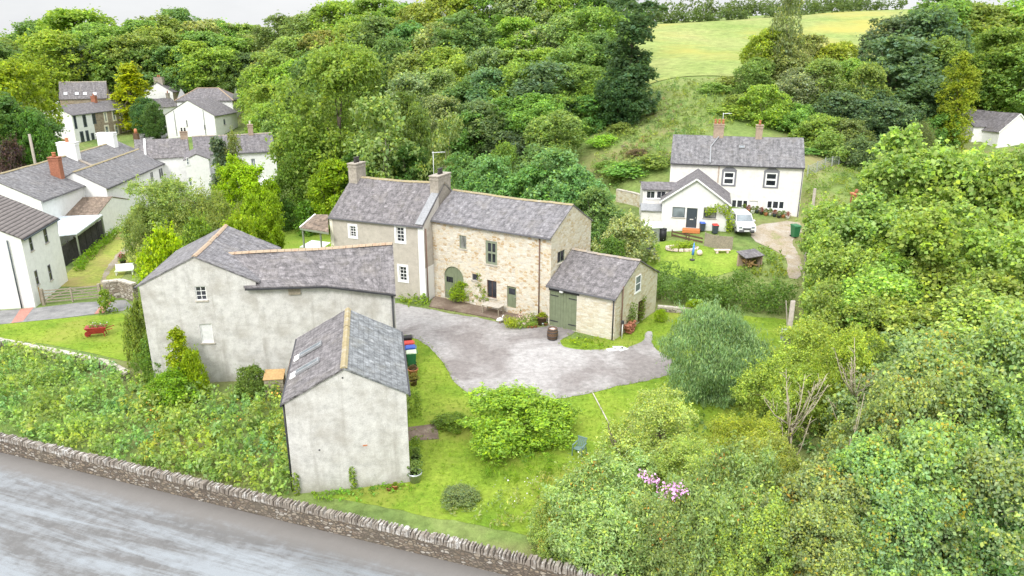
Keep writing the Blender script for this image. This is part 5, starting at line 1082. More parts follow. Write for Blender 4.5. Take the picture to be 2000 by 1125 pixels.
weeds('lawn_tufts', lawn, 9, .03, .13, .13, (.19,.315,.028), 5, .8, .3, .16, seed=31, tintv=.5, narrow=.09, excl=[gravel, patio])
weeds('left_lawn_tufts', gp((0,640),(240,620),(270,690),(0,662)), 7, .03, .13, .14, (.21,.32,.03), 5, .8, .3, .16, seed=32, tintv=.5, narrow=.1)
GE_ = smoothpoly(gravel, 1); pe = polyfine(GE_, .28, .10)
leafy('gravel_edge_grass', [(q[0], q[1], float(gz(q[0], q[1]))+.05) for q in pe], .16, 7, .13, (.24,.33,.05), kind='stuff', aspect=.2, zmin=gz)
# ------------------------------------------------------------------ the road wall
rw = empty('road_wall', road_a, math.atan2(rd_[1], rd_[0]), 'long brown rubble wall with upright coping stones along the wet road', 'wall')
L0, L1 = -60.0, 62.0; TH, HT = .42, .78
mb = MB(); n = 120; r_ = random.Random(5)
for i in range(n):
    a, b = L0+(L1-L0)*i/n, L0+(L1-L0)*(i+1)/n
    mb.face([(a, 0, -.5), (b, 0, -.5), (b, 0.05, HT), (a, 0.05, HT)], [(a, -.5), (b, -.5), (b, HT), (a, HT)]); mb.face([(b, TH, -.5), (a, TH, -.5), (a, TH-.05, HT), (b, TH-.05, HT)], [(b, -.5), (a, -.5), (a, HT), (b, HT)])
    mb.face([(a, .05, HT), (b, .05, HT), (b, TH-.05, HT), (a, TH-.05, HT)])
mb.build('wall', M('road_wall_stone'), rw)
k = NT('coping_stone'); p = k.objc(); nn = k.noise(k.map(p, (7, 1.5, 1.5)), 1.0, 3, .7); n2 = k.noise(p, 3.2, 5, .75); n3 = k.noise(p, .35, 3, .6)
c = k.ramp(nn, [(.3, (.12,.10,.085)), (.5, (.22,.19,.16)), (.7, (.32,.29,.25))]); c = k.mix(k.ramp(k.math('ADD', k.math('MULTIPLY', n2, .75), k.math('MULTIPLY', n3, .25)), [(.50, 0), (.61, 1)]), c, (.50,.485,.46))
MAT['coping_stone'] = k.done(c, .9, k.bump(n2, .5, .02), .1)
mb = MB(); x = L0
while x < L1:
    wd = r_.uniform(.07, .15); hh = r_.uniform(.19, .30); tl = r_.uniform(-.06, .06); e0, e1 = r_.uniform(-.03, .03), r_.uniform(-.03, .03)
    mb.hexa([(x, e0, HT-.02), (x+wd-.02, e0, HT-.02), (x+wd-.02, TH+e1, HT-.02), (x, TH+e1, HT-.02), (x+tl+.015, .04+e0, HT+hh), (x+wd+tl-.03, .04+e0, HT+hh*.94), (x+wd+tl-.03, TH-.04+e1, HT+hh), (x+tl+.015, TH-.04+e1, HT+hh*.96)]); x += wd
mb.build('coping', M('coping_stone'), rw)

petals('white_flowers', [P_+np.array([0,0,.4+.3*random.random()]) for P_ in gp(*[(random.uniform(960,1160), 0) and (x_, 1000-(x_-960)*.45+random.uniform(-28,28)) for x_ in [random.uniform(960,1165) for _ in range(14)]])], .08, (.8,.78,.78), None, 3, .12); tag(bpy.data.objects['white_flowers'], kind='stuff')
petals('orange_flowers', [P_+np.array([0,0,.9]) for P_ in gp((285,785),(292,815),(300,822),(298,830),(305,850),(303,880),(306,895),(540,800),(545,796),(420,850),(470,840))], .10, (.75,.38,.06), None, 8, .2); tag(bpy.data.objects['orange_flowers'], kind='stuff')
# ------------------------------------------------------------------ things in the yard and gardens
def P0(px, py): return onG(px, py)
def make_bin(px, py, body, lid, label, rz=0.0, group=None, name='wheelie_bin', scale=1.0):
    t = empty(name, P0(px, py), rz, label, 'bin', group, (scale,)*3)
    mb = MB(); mb.hexa([(-.22,-.24,.1),(.22,-.24,.1),(.22,.26,.02),(-.22,.26,.02),(-.29,-.33,.98),(.29,-.33,.98),(.29,.34,.98),(-.29,.34,.98)]); mb.box((0,-.34,.95), (.6,.05,.07)); mb.build('body', M(body), t, .015)
    MB().hexa([(-.31,-.37,.985),(.31,-.37,.985),(.31,.37,.985),(-.31,.37,.985),(-.27,-.30,1.07),(.27,-.30,1.07),(.27,.36,1.09),(-.27,.36,1.09)]).build('lid', M(lid), t, .02)
    MB().beam((-.27,.42,1.0), (.27,.42,1.0), .04).build('handle', M(body), t)
    for s_ in (-1, 1): MB().tube([(s_*.21,.25,.1), (s_*.27,.25,.1)], .1, 12).build('wheel', M('rubber'), t)
    return t
GBN = 'recycling bins beside the small barn'
make_bin(804, 714, 'plastic_green', 'plastic_pale', 'green wheelie bin with pale lid, nearest in the row beside the small barn', -1.4, GBN)
make_bin(802, 704, 'plastic_blue', 'plastic_blue', 'bright blue bin second in the row beside the small barn', -1.4, GBN)
make_bin(799, 695, 'plastic_red', 'plastic_red', 'red bin third in the row beside the small barn', -1.4, GBN)
make_bin(796, 684, 'plastic_black', 'plastic_black', 'black bin furthest in the row beside the small barn', -1.4, GBN)
make_bin(1552, 464, 'plastic_green', 'plastic_green', 'green wheelie bin standing alone on the farmhouse drive', .2, scale=1.25)
make_bin(1371, 452, 'anthracite', 'plastic_blue', 'small dark bin with blue lid by the grey front door', 0, scale=.9)
make_bin(1396, 457, 'anthracite', 'plastic_red', 'small dark bin with red lid right of the grey front door', 0, scale=.95)
def pot(px, py, r_, h, mat, label, plant=None, ph=.6, pw=.6, name='plant_pot', group=None, rim=True, cat='pot', z=None, proto_='plant'):
    b = P0(px, py) if z is None else atZ(px, py, z); t = empty(name, b, random.uniform(0, 3), label, cat, group)
    MB().lathe([(r_*.72, 0), (r_*.95, h*.82), (r_*1.06, h*.84), (r_*1.06, h), (r_*.92, h), (r_*.9, h*.9)], 14).build('pot', M(mat), t)
    MB().lathe([(.001, h*.9), (r_*.9, h*.9)][::-1], 14).build('soil', M('soil'), t)
    if plant: 
        cm, tm, W, H0 = PROTO[proto_]; c = bpy.data.objects.new('foliage', cm); C.objects.link(c); c.parent = t; c.location = (0, 0, h*.75); c.scale = (pw/W, pw/W, ph/H0); c.color = (*plant, 1)
    return t
pot(807, 733, .34, .5, 'terracotta', 'wide clay pot on the slab behind the bins', (.16,.12,.06), .35, .7)
pot(808, 752, .26, .4, 'wood_dark', 'brown tub with red and green plant beside the small barn', (.25,.22,.06), .5, .8)
pot(811, 940, .36, .55, 'galv', 'pale metal tub with climber at the right corner of the small barn', (.20,.30,.10), .8, .7, name='metal_tub', cat='tub')
pot(812, 903, .22, .35, 'dark_pot', 'dark pot with plant behind the pale metal tub', (.17,.28,.08), .6, .7)
pot(772, 955, .16, .25, 'terracotta', 'small terracotta pot at the foot of the small barn gable', (.22,.33,.05), .2, .35)
pot(760, 958, .13, .2, 'brick_red', 'tiny brick red pot at the foot of the small barn gable', (.22,.33,.05), .2, .3)
pot(908, 590, .32, .45, 'terracotta', 'terracotta pot with rounded bright green shrub right of the arched door', (.31,.45,.05), 1.5, 2.2, name='potted_shrub', proto_='bush1')
pot(872, 577, .25, .4, 'dark_pot', 'dark pot with blue green shrub at the left of the arched door', (.26,.36,.18), 1.6, 1.3, name='potted_shrub', proto_='bush1')
pot(921, 590, .24, .35, 'terracotta', 'small terracotta pot with yellow leaves beside the rounded shrub', (.40,.40,.05), .7, 1.0)
pot(938, 595, .28, .4, 'dark_pot', 'black pot with grassy plant below the wall climber', (.30,.38,.12), 1.1, 1.2)
pot(955, 588, .26, .35, 'dark_pot', 'black pot with dark green plant below the brown window', (.16,.31,.06), 1.0, 1.4)
pot(978, 590, .25, .4, 'wood_grey', 'grey tub with tall leafy plant between brown window and green door', (.28,.38,.12), 2.2, 1.1, name='potted_shrub', proto_='bush1')
pot(1019, 616, .2, .35, 'terracotta', 'terracotta pot with spiky plant left of the half barrel', (.17,.25,.07), .45, .45)
pot(1058, 634, .42, .75, 'wood_dark', 'dark half barrel planter topped with bright leaves by the downpipe', (.33,.40,.05), .45, .9, name='barrel_planter', cat='planter')
GPT = 'little pots edging the flower bed'
for px, py, m_ in ((1031,641,'terracotta'), (1039,641,'terracotta'), (1046,640,'terracotta')): pot(px, py, .13, .2, m_, 'little terracotta pot at the gravel edge of the flower bed', (.22,.33,.05), .2, .3, group=GPT)
pot(1060, 636, .13, .26, 'polycarb', 'small pale blue glazed pot by the half barrel', (.2,.3,.06), .2, .3)
pot(1066, 636, .14, .22, 'brick_red', 'small red pot right of the pale blue pot', (.2,.3,.06), .15, .25)
leafy('climber', [atY(px, py, 60.6-(px-900)*.048) for px, py in ((940,535),(941,545),(939,555),(935,560),(945,562),(930,570),(948,572),(936,578),(943,583),(928,580),(950,582))], .48, 130, .17, (.25,.36,.08), 'tall narrow green climber on the stone barn wall beside the brown window', 'climber')
leafy('climber', [E_.l2w(E_.F['g1'].p(a, z, .12)) for a, z in ((2.6,.3),(2.7,.7),(2.6,1.1),(2.8,1.5),(2.9,1.8),(3.0,.5),(3.0,1.2),(2.3,.4),(2.3,.9))], .42, 80, .14, (.15,.26,.05), 'green climber beside the door in the garage gable', 'climber')
leafy("climber", [E_.l2w(E_.F["g1"].p(a, z, .1)) for a, z in ((4.6,.3),(4.65,.6),(4.7,.9),(4.75,1.2),(4.8,1.5),(4.9,1.9))], .3, 60, .14, (.19,.29,.06), 'thin climber right of the door in the garage gable', 'climber')
leafy('climber', [X.l2w(X.F['g0'].p(a, z, .25)) for a, z in ((5.2,2.2),(5.6,2.3),(6.0,2.3),(6.4,2.2),(6.7,1.9),(6.8,1.5),(6.9,1.1),(6.9,.7),(6.8,.3),(6.2,2.0),(5.0,2.0),(4.7,1.9))], .5, 60, .2, (.33,.43,.05), 'yellow green climber arching over the corner of the white extension', 'climber')
bedp = [P0(px, py) for px, py in ((995,640),(1003,642),(1000,636),(992,634),(1008,640))]
leafy('ornamental_grass', [p_+np.array([0,0,.3]) for p_ in bedp], .42, 110, .34, (.33,.40,.045), 'tuft of yellow green ornamental grass at the left end of the flower bed', 'grass clump', aspect=.12)
leafy('bed_plants', [P0(px, py)+np.array([0,0,.2]) for px, py in ((1015,641),(1025,640),(1035,637),(1045,635),(1050,628),(1040,626),(1030,628),(1020,632),(1046,618),(1050,612))], .4, 90, .13, (.24,.34,.07), 'low mixed plants filling the flower bed before the stone barn', 'flower bed', yfrac=.5)
fh_ = petals('flowers', [P0(px, py)+np.array([0,0,.45]) for px, py in ((1012,630),(1018,632),(1024,628),(1030,632),(1022,638),(1034,630),(1016,626),(1028,636))], .10, (.75,.55,.45), None, 14, .18)
fh_.parent = [o for o in bpy.data.objects if o.name == 'bed_plants'][0]
def blob(name, pts, mat, label, cat, seed=1, parent=None):
    r = random.Random(seed); mb = MB()
    for (p_, s_) in pts:
        n1, n2 = 8, 5; base = len(mb.v); prof = [(math.sin(math.pi*i/n2)*s_, -math.cos(math.pi*i/n2)*s_*.7+s_*.5) for i in range(n2+1)]; mb.lathe([(max(a, .002), z) for a, z in prof], n1, p_)
        for i in range(base, len(mb.v)): v = mb.v[i]; k2 = 1+r.uniform(-.18, .18); mb.v[i] = (p_[0]+(v[0]-p_[0])*k2, p_[1]+(v[1]-p_[1])*k2, p_[2]+(v[2]-p_[2])*k2)
    return mb.build(name, M(mat), parent, label=label, cat=cat)
b = P0(976, 632); gst = empty('goose_ornament', b, .4, 'white goose shaped ornament at the corner of the patio', 'ornament')
MB().tube([(-.28,0,.3), (-.15,0,.34), (.05,0,.34), (.2,0,.3), (.3,0,.25)], [.03,.14,.17,.12,.03], 10).build('body', M('white_paint'), gst); MB().tube([(.16,0,.36), (.25,0,.5), (.24,0,.62), (.3,0,.66), (.38,0,.64)], [.07,.045,.04,.05,.02], 8).build('neck', M('white_paint'), gst)
for s_ in (-.06, .06): MB().tube([(0, s_, 0), (0, s_, .24)], .02, 6).build('leg', M('terracotta'), gst)
for i, (px, py, s_) in enumerate(((1012,634,.2),(1024,634,.17),(1008,639,.14))): blob('rock', [(tuple(P0(px, py)), s_)], 'pink_white', ['largest pale rock in the flower bed', 'middle pale rock in the flower bed', 'smallest pale rock beside the ornamental grass'][i]+' of the yard', 'rock', i)
# barrel on the gravel
t = empty('barrel', P0(1079, 663), .3, 'upright oak barrel standing on the gravel before the garage doors', 'barrel')
MB().lathe([(.33, 0), (.39, .2), (.42, .45), (.39, .72), (.33, .92), (.30, .92), (.30, .86), (.001, .86)], 18).build('staves', M('wood_dark'), t)
for z_, r_b in ((.1,.37), (.3,.415), (.62,.41), (.82,.37)): MB().lathe([(r_b, z_-.03), (r_b+.012, z_-.03), (r_b+.012, z_+.03), (r_b, z_+.03)], 18).build('hoop', M('dark_trim'), t)
MB().lathe([(.31, .862), (.001, .9)], 18).build('lid', M('pink_white'), t)
# patio furniture
t = empty('garden_table', P0(963, 614)+np.array([0,0,.1]), -.55, 'weathered grey slatted table standing on the brick patio', 'table')
mb = MB(); 
for i in range(6): mb.box((0, -.42+.168*i, .74), (1.75, .155, .035))
mb.build('table_top', M('stone_slab'), t)
for x in (-.75, .75):
    for y in (-.36, .36): MB().box((x, y, .36), (.07, .07, .72)).build('leg', M('wood_grey'), t)
MB().box((0, 0, .68), (1.5, .7, .06)).build('apron', M('wood_grey'), t)
t = empty('garden_bench', P0(982, 600)+np.array([0,0,.1]), -.57+math.pi, 'pale weathered bench with high back against the stone barn wall', 'bench')
MB().box((0, 0, .44), (1.4, .45, .05)).build('seat', M('wood_grey'), t)
mb = MB(); [mb.box((-.6+.12*i, -.22, .75), (.06, .03, .5)) for i in range(11)]; mb.box((0, -.22, 1.0), (1.4, .05, .09)); mb.build('backrest', M('wood_grey'), t)
for x in (-.66, .66):
    for y in (-.2, .2): MB().box((x, y, .22), (.06, .06, .44)).build('leg', M('wood_grey'), t)
    MB().box((x, 0, .64), (.06, .5, .04)).build('armrest', M('wood_grey'), t)
# green plastic chair on the lawn
t = empty('garden_chair', P0(1131, 889), 2.6, 'dark green plastic armchair alone on the lawn by the big bush', 'chair')
MB().hexa([(-.24,-.23,.40),(.24,-.23,.40),(.27,.25,.43),(-.27,.25,.43),(-.24,-.23,.43),(.24,-.23,.43),(.27,.25,.46),(-.27,.25,.46)]).build('seat', M('plastic_dkgreen'), t)
mb = MB(); [mb.hexa([(-.24+.1*i,-.22,.46),(-.17+.1*i,-.22,.46),(-.17+.1*i,-.25,.46),(-.24+.1*i,-.25,.46),(-.25+.104*i,-.36,.9),(-.175+.104*i,-.36,.9),(-.175+.104*i,-.39,.9),(-.25+.104*i,-.39,.9)]) for i in range(5)]; mb.box((0,-.375,.9), (.56,.05,.07)); mb.build('backrest', M('plastic_dkgreen'), t)
for x in (-.27, .27):
    MB().beam((x,-.3,.66), (x,.26,.66), .07, .03).build('armrest', M('plastic_dkgreen'), t)
    for y in (-.26, .24): MB().beam((x*1.08, y*1.1, 0), (x, y, .66 if y > 0 else .45), .05).build('leg', M('plastic_dkgreen'), t)
# small things round the garage
t = empty('log_pile', P0(1222, 668), -.3, 'small pile of reddish split logs against the garage gable', 'log pile'); r_ = random.Random(3); mb = MB(); q = E_.F['g1']
for i in range(34):
    a = 1.45+r_.random()*1.3; z = .1+r_.random()*.75; p_ = E_.l2w(q.p(a, z, .1)); n_ = E_.l2w(q.p(a, z, .1+r_.uniform(.35, .5))); mb.tube([p_-t.location, n_-np.array(t.location)], r_.uniform(.06, .1), 6)
t.rotation_euler = (0, 0, 0); mb.build('logs', M('brick_red'), t); 
q0 = E_.l2w(q.p(.62, 0, .35)); t = empty('water_tap_post', q0, 0, 'thin pale standpipe with dark head at the garage corner', 'standpipe'); MB().tube([(0,0,-.1), (0,0,1.25)], .035, 8).build('post', M('metal_white'), t); MB().box((0,0,1.35), (.22,.2,.24)).build('head', M('dark_trim'), t, .02)
for i, (px, py) in enumerate(((1207,680),(1195,684),(1216,683))): MB().box((0,0,.03), (.75,.45,.08), .3*i).build('stepping_stone', M('block_white'), None, loc=P0(px, py), label=['pale stepping stone nearest the garage corner', 'pale stepping stone at the left by the gravel', 'pale stepping stone at the right by the gravel'][i], cat='stepping stone')
a, b = P0(1157, 768), P0(1190, 830); MB().beam(a+[0,0,.06], b+[0,0,.05], .06, .05).build('washing_pole', M('stone_slab'), None, label='long pale pole lying on the lawn at the gravel edge', cat='pole')
# timber stack by the barn
t = empty('timber_crate', P0(540, 770), .12, 'weathered timber bin with plywood lid against the rendered barn', 'timber bin')
mb = MB(); [mb.box((0,-.42,.2+.3*i), (1.15,.06,.27)) for i in range(4)]; [mb.box((s_*.56,0,.2+.3*i), (.05,.8,.27)) for s_ in (-1,1) for i in range(4)]; mb.build('side_boards', M('wood_grey'), t)
MB().hexa([(-.62,-.5,1.22),(.62,-.5,1.22),(.62,.45,1.5),(-.62,.45,1.5),(-.62,-.5,1.26),(.62,-.5,1.26),(.62,.45,1.54),(-.62,.45,1.54)]).build('lid', M('wood_warm'), t)
MB().hexa([(.75,-.4,.2),(.82,-.4,.2),(.95,.5,.2),(.88,.5,.2),(.85,-.4,1.6),(.92,-.4,1.6),(1.05,.5,2.2),(.98,.5,2.2)]).build('leaning_board', M('wood_dark'), t)
# dead trees
def branches(name, px, py, Y, h, spread_, seed, label, mat='dead_wood', n=9, r0=.12, lean=(0,0)):
    b = atY(px, py, Y); z = float(gz(b[0], b[1])); r = np.random.default_rng(seed); t = empty(name, (b[0], b[1], z), 0, label, 'dead tree'); mb = MB(); H_ = h if h > 0 else b[2]-z
    tp = np.array([lean[0], lean[1], H_*.6]); mb.tube([(0,0,-.3), tp*.5+[.1,.05,0], tp], [r0, r0*.75, r0*.5], 7); mb.build('trunk', M(mat), t)
    for i in range(n):
        s_ = tp*(.35+.65*r.random()); a = r.random()*6.28; e = s_+np.array([math.cos(a)*spread_*(.4+.6*r.random()), math.sin(a)*spread_*.6, H_*(.18+.3*r.random())]); m_ = (s_+e)/2+np.array([math.cos(a)*.15, 0, -.1]); mb = MB(); mb.tube([s_, m_, e], [r0*.42, r0*.3, .012], 5)
        for j in range(8):
            q = s_+(e-s_)*(.35+.6*r.random()); a2 = a+r.normal(0, .9); e2 = q+np.array([math.cos(a2)*.5, math.sin(a2)*.4, .25+.5*r.random()])*(.7+.6*r.random())*spread_*.4; mb.tube([q, (q+e2)/2+[0,0,.06], e2], [r0*.2, r0*.13, .008], 4)
        mb.build('branch', M(mat), t)
branches('dead_tree', 1562, 720, 30.6, 0, 1.5, 4, 'bare pale dead tree rising from the shrubs at the lower right', n=16, r0=.085)
branches('dead_tree', 1690, 668, 34.0, 0, 1.6, 8, 'second bare dead tree further back right of the thorn tree', n=14, r0=.085)
branches('dead_tree', 1640, 770, 28.6, 0, .7, 12, 'single leaning bare stem between the two dead trees', n=5, r0=.06, lean=(.8, .2))
branches('dead_tree', 1222, 820, 33.2, 0, .8, 16, 'short dark dead branch poking above the pale shrub', 'bark', 4, .07, (-.5, .1))
# poles
def pole(px, pt, Y, r_, label, tr=False, arm=False, zb=None):
    p_ = atY(px, pt, Y); z = float(gz(p_[0], p_[1])) if zb is None else zb; t = empty('utility_pole', (p_[0], p_[1], z), .2, label, 'utility pole'); H_ = p_[2]-z
    MB().tube([(0,0,-.4), (0,0,H_*.5), (0,0,H_)], [r_*1.25, r_*1.1, r_], 10).build('post', M('pole_wood'), t)
    if arm:
        MB().box((0,0,H_-.35), (1.3,.1,.12)).build('crossarm', M('pole_wood'), t)
        for x in (-.5, 0, .5): MB().lathe([(.04,0),(.06,.06),(.03,.16)], 8, (x,0,H_-.29)).build('insulator', M('metal_white'), t)
    if tr:
        MB().box((-.32,-.1,H_*.62), (.42,.4,.75)).build('transformer', M('galv'), t, .03); MB().box((-.30,-.34,H_*.62+.05), (.2,.06,.35)).build('plate', M('white_paint'), t)
        for s_ in (-1, 1): MB().beam((s_*.12,.1,H_*.7), (s_*.3,.3,H_*.99), .05).build('bracket', M('pole_wood'), t)
    return t
pole(1549, 588, 43.5, .15, 'wooden pole with grey transformer rising out of the hawthorn trees', True)
pole(1592, 368, 71, .14, 'plain slender pole beside the farmhouse drive')
pole(57, 262, 100, .16, 'pale tall pole behind the white terrace on the left')
# white van
def van(px, py, rz, label):
    t = empty('parked_van', P0(px, py), rz, label, 'van')
    prof = [(-2.2,.35),(-2.25,.75),(-2.2,1.1),(-2.08,1.72),(-1.95,1.82),(.35,1.84),(.55,1.78),(1.2,1.12),(2.0,.95),(2.2,.72),(2.22,.35)]   # side outline, nose at +x
    mb = MB(); n = len(prof)
    def ring(y, inset): return [(x*(1-inset*.02), y*(1-inset*max(0, z-1.0)*.22), z) for x, z in prof]
    for a, b in ((-.92, .92),):
        L_ = ring(a, 1); R_ = ring(b, 1)
        for i in range(n-1): mb.face([L_[i], R_[i], R_[i+1], L_[i+1]])
        mb.face(L_); mb.face(R_[::-1]); mb.face([L_[0], L_[-1], R_[-1], R_[0]])
    mb.build('body', M('car_white'), t, .05)
    wy = lambda z: .92*(1-max(0, z-1.0)*.22)
    MB().face([(.60,-wy(1.72)+.06,1.745),(.60,wy(1.72)-.06,1.745),(1.17,wy(1.16)-.05,1.175),(1.17,-wy(1.16)+.05,1.175)][::-1]).build('windscreen', M('glass_sky'), t)
    for s_ in (-1, 1):
        q = [(.5,s_*(wy(1.68)+.012),1.68),(1.02,s_*(wy(1.2)+.012),1.2),(-.25,s_*(wy(1.2)+.012),1.2),(-.25,s_*(wy(1.68)+.012),1.68)]; MB().face(q if s_ > 0 else q[::-1]).build('side_window', M('glass_dark'), t)
        MB().box((2.14,s_*.62,.78), (.14,.36,.18)).build('headlight', M('glass_sky'), t, .03)
        MB().box((.85,s_*1.02,1.18), (.16,.2,.18)).build('door_mirror', M('car_white'), t, .03)
        for x in (-1.35, 1.35):
            w_ = MB().tube([(x,s_*.72,.33), (x,s_*.94,.33)], .33, 18).build('wheel', M('rubber'), t); MB().tube([(x,s_*.935,.33), (x,s_*.955,.33)], .2, 14).build('rim', M('galv'), w_)
    MB().box((2.22,0,.66), (.05,.8,.14)).build('grille', M('dark_trim'), t); MB().box((2.235,0,.42), (.06,1.5,.2)).build('bumper', M('gutter_grey'), t); MB().box((2.275,0,.44), (.02,.52,.11)).build('number_plate', M('white_paint'), t)
    return t
van(1447, 449, -1.62, 'white panel van parked nose out beside the white extension')
# distant dark car in the village street
t = empty('parked_car', P0(312, 250), -1.3, 'small grey car parked in shade under the dark trees in the village street', 'car')
mb = MB(); mb.hexa([(-1.9,-.8,.3),(1.9,-.8,.3),(1.9,.8,.3),(-1.9,.8,.3),(-1.9,-.8,.85),(1.9,-.8,.8),(1.9,.8,.8),(-1.9,.8,.85)]); mb.build('body', M('galv'), t, .1)
MB().hexa([(-1.7,-.75,.85),(1.0,-.75,.82),(1.0,.75,.82),(-1.7,.75,.85),(-1.2,-.62,1.42),(.2,-.62,1.42),(.2,.62,1.42),(-1.2,.62,1.42)]).build('cabin', M('glass_dark'), t, .06)
for x in (-1.2, 1.2):
    for s_ in (-1, 1): MB().tube([(x,s_*.68,.3), (x,s_*.84,.3)], .3, 12).build('wheel', M('rubber'), t)
for s_ in (-1, 1): MB().box((1.88,s_*.55,.62), (.1,.3,.14)).build('headlight', M('gold_plate'), t)
# farmhouse garden
def plank_fence(name, pts, h, label, mat='wood_grey', n_rails=5, post=1.8, gapf=.75, cat='fence', vertical=False, zoff=0):
    t = empty(name, pts[0], 0, label, cat); o = np.array(t.location); bo = MB()
    for a, b in zip(pts[:-1], pts[1:]):
        a, b = np.array(a)-o, np.array(b)-o; L_ = np.linalg.norm(b-a)
        if vertical:
            k_ = max(1, int(L_/.16))
            for i in range(k_): p_ = a+(b-a)*(i+.5)/k_; ang = math.atan2(b[1]-a[1], b[0]-a[0]); bo.box((p_[0], p_[1], p_[2]+h/2), (.145, .03, h*(1+.02*math.sin(i*2.3))), ang)
        else:
            for i in range(n_rails): z = h*(i+.5)/n_rails; bo.beam(a+[0,0,z], b+[0,0,z], .03, h/n_rails*gapf)
        for i in range(int(L_/post)+1): p_ = a+(b-a)*min(1, i*post/L_); MB().box((p_[0], p_[1], p_[2]+h*.52), (.1, .1, h*1.1)).build('post', M(mat), t)
    bo.build('boards', M(mat), t); return t
plank_fence('garden_fence', [P0(1376,480), P0(1400,486), P0(1430,488)], 1.3, 'grey boarded fence between the van and the farmhouse lawn', n_rails=6, gapf=.97)
plank_fence('garden_fence', [P0(1312,462), P0(1345,470), P0(1372,476)], .7, 'low rustic rail fence before the white extension', 'wood_dark', 2, gapf=.5)
plank_fence('paddock_fence', [P0(1576,345), P0(1610,330), P0(1660,318), P0(1720,314)], 1.3, 'thin grey fence running along the top of the paddock', 'galv', 7, 2.5, .35)
t = empty('log_store', P0(1462, 520), .35, 'open log store with slate lean roof and brick side by the farm drive', 'log store', None, (.8,.8,.8))
MB().box((-.2,.5,.7), (2.0,.25,1.4)).build('back_wall', M('chimney_brown'), t); MB().box((1.0,-.2,.7), (.12,1.6,1.4)).build('side_wall', M('chimney_brown'), t)
for x in (-1.1, .95): MB().box((x,-.9,.65), (.1,.1,1.3)).build('post', M('wood_dark'), t)
MB().hexa([(-1.35,-1.1,1.32),(1.2,-1.1,1.42),(1.2,.75,1.75),(-1.35,.75,1.65),(-1.35,-1.1,1.4),(1.2,-1.1,1.5),(1.2,.75,1.83),(-1.35,.75,1.73)]).build('roof', M('slate_far'), t)
r_ = random.Random(8); mb = MB(); [mb.tube([(r_.uniform(-.9,.8), -.7, r_.uniform(.1,.9)), (r_.uniform(-.9,.8)*0+r_.uniform(-.9,.8), .3, r_.uniform(.1,.9))], .08, 6) for i in range(16)]; mb.build('logs', M('wood_warm'), t)
t = empty('garden_shed', P0(1270, 470), .15, 'small grey shed with pale green felt roof behind the hawthorn', 'shed')
MB().box((0,0,.75), (1.6,1.4,1.5)).build('wall', M('galv'), t); MB().hexa([(-.95,-.85,1.5),(.95,-.85,1.5),(.95,.85,1.5),(-.95,.85,1.5),(-.95,-.05,2.0),(.95,-.05,2.0),(.95,.05,2.0),(-.95,.05,2.0)]).build('roof', M('plastic_pale'), t); MB().box((.1,-.72,.75), (.5,.05,.6)).build('window', M('glass_dark'), t)
t = empty('water_butt', P0(1294, 470), 0, 'black water butt on the grass beside the little shed', 'water butt'); MB().lathe([(.3,0),(.38,.5),(.36,1.2)], 14).build('barrel', M('plastic_black'), t); MB().lathe([(.38,1.2),(.38,1.26),(.001,1.32)], 14).build('lid', M('plastic_black'), t); MB().tube([(0,-.36,.2),(0,-.46,.2)], .03, 6).build('tap', M('galv'), t)
t = empty('closed_parasol', P0(1352, 508), .2, 'closed blue parasol standing on the farmhouse lawn', 'parasol'); MB().tube([(0,0,0),(.07,0,1.8)], .025, 6).build('pole', M('wood_grey'), t); MB().tube([(.02,0,.5),(.04,0,1.0),(.07,0,1.7)], [.13,.12,.03], 8).build('canopy', M('blue_cloth'), t); MB().lathe([(.25,0),(.25,.08),(.05,.12)], 12).build('base', M('dark_pot'), t)
t = empty('toy_ball', P0(1366, 499), 0, 'pale pinkish ball on the lawn right of the blue parasol', 'ball'); MB().lathe([(max(.002, .28*math.sin(math.pi*i/8)), .28-.28*math.cos(math.pi*i/8)) for i in range(9)], 14).build('shell', M('pink_white'), t)
t = empty('stone_bench', P0(1410, 494), .0, 'low white slab bench on the farmhouse lawn before the boarded fence', 'seat'); MB().box((0,0,.3), (1.5,.4,.08)).build('slab', M('pink_white'), t); [MB().box((x,0,.13), (.2,.35,.27)).build('leg', M('pink_white'), t) for x in (-.5,.5)]
t = empty('purple_planter', P0(1271, 497), .2, 'purple box planter among the shrubs at the left of the lawn', 'planter'); MB().box((0,0,.3), (.7,.5,.6), 0, 1.12).build('box', M('purple_paint'), t, .02); c = bpy.data.objects.new('foliage', PROTO['plant'][0]); C.objects.link(c); c.parent = t; c.location = (0,0,.5); c.scale = (.6,.6,.5); c.color = (.2,.3,.06,1)
t = empty('flower_border', P0(1332, 486), 0); tag(t, 'raised oval bed of low plants edged with pale stones on the farmhouse lawn', 'flower bed'); r_ = random.Random(2); mb = MB()
for i in range(18): a = i*6.28/18; mb.box((math.cos(a)*1.5, math.sin(a)*.8, .08), (.42, .22, .24), a+1.57)
mb.build('stone_edging', M('pink_white'), t); leafy('plants', [(r_.uniform(-1.2,1.2), r_.uniform(-.6,.6), .3) for i in range(22)], .35, 50, .15, (.33,.43,.06), parent=t)
GFP = 'pots in a row under the farmhouse window'
for i in range(11):
    q = H.F['front']; p_ = H.l2w(q.p(8.2+i*.46, 0, .7+.12*(i % 3))); z = float(gz(p_[0], p_[1])); t = empty('plant_pot', (p_[0], p_[1], z), i, 'small pot in the mixed row under the farmhouse ground floor window', 'pot', GFP)
    MB().lathe([(.16,0),(.22,.3),(.24,.34),(.2,.34)], 10).build('pot', M(['dark_pot','terracotta','white_paint','anthracite'][i % 4]), t); c = bpy.data.objects.new('foliage', PROTO['plant'][0]); C.objects.link(c); c.parent = t; c.location = (0,0,.3); c.scale = (.5,.5,.42); c.color = ((.35,.12,.10,1) if i % 3 == 1 else (.2,.27,.08,1))
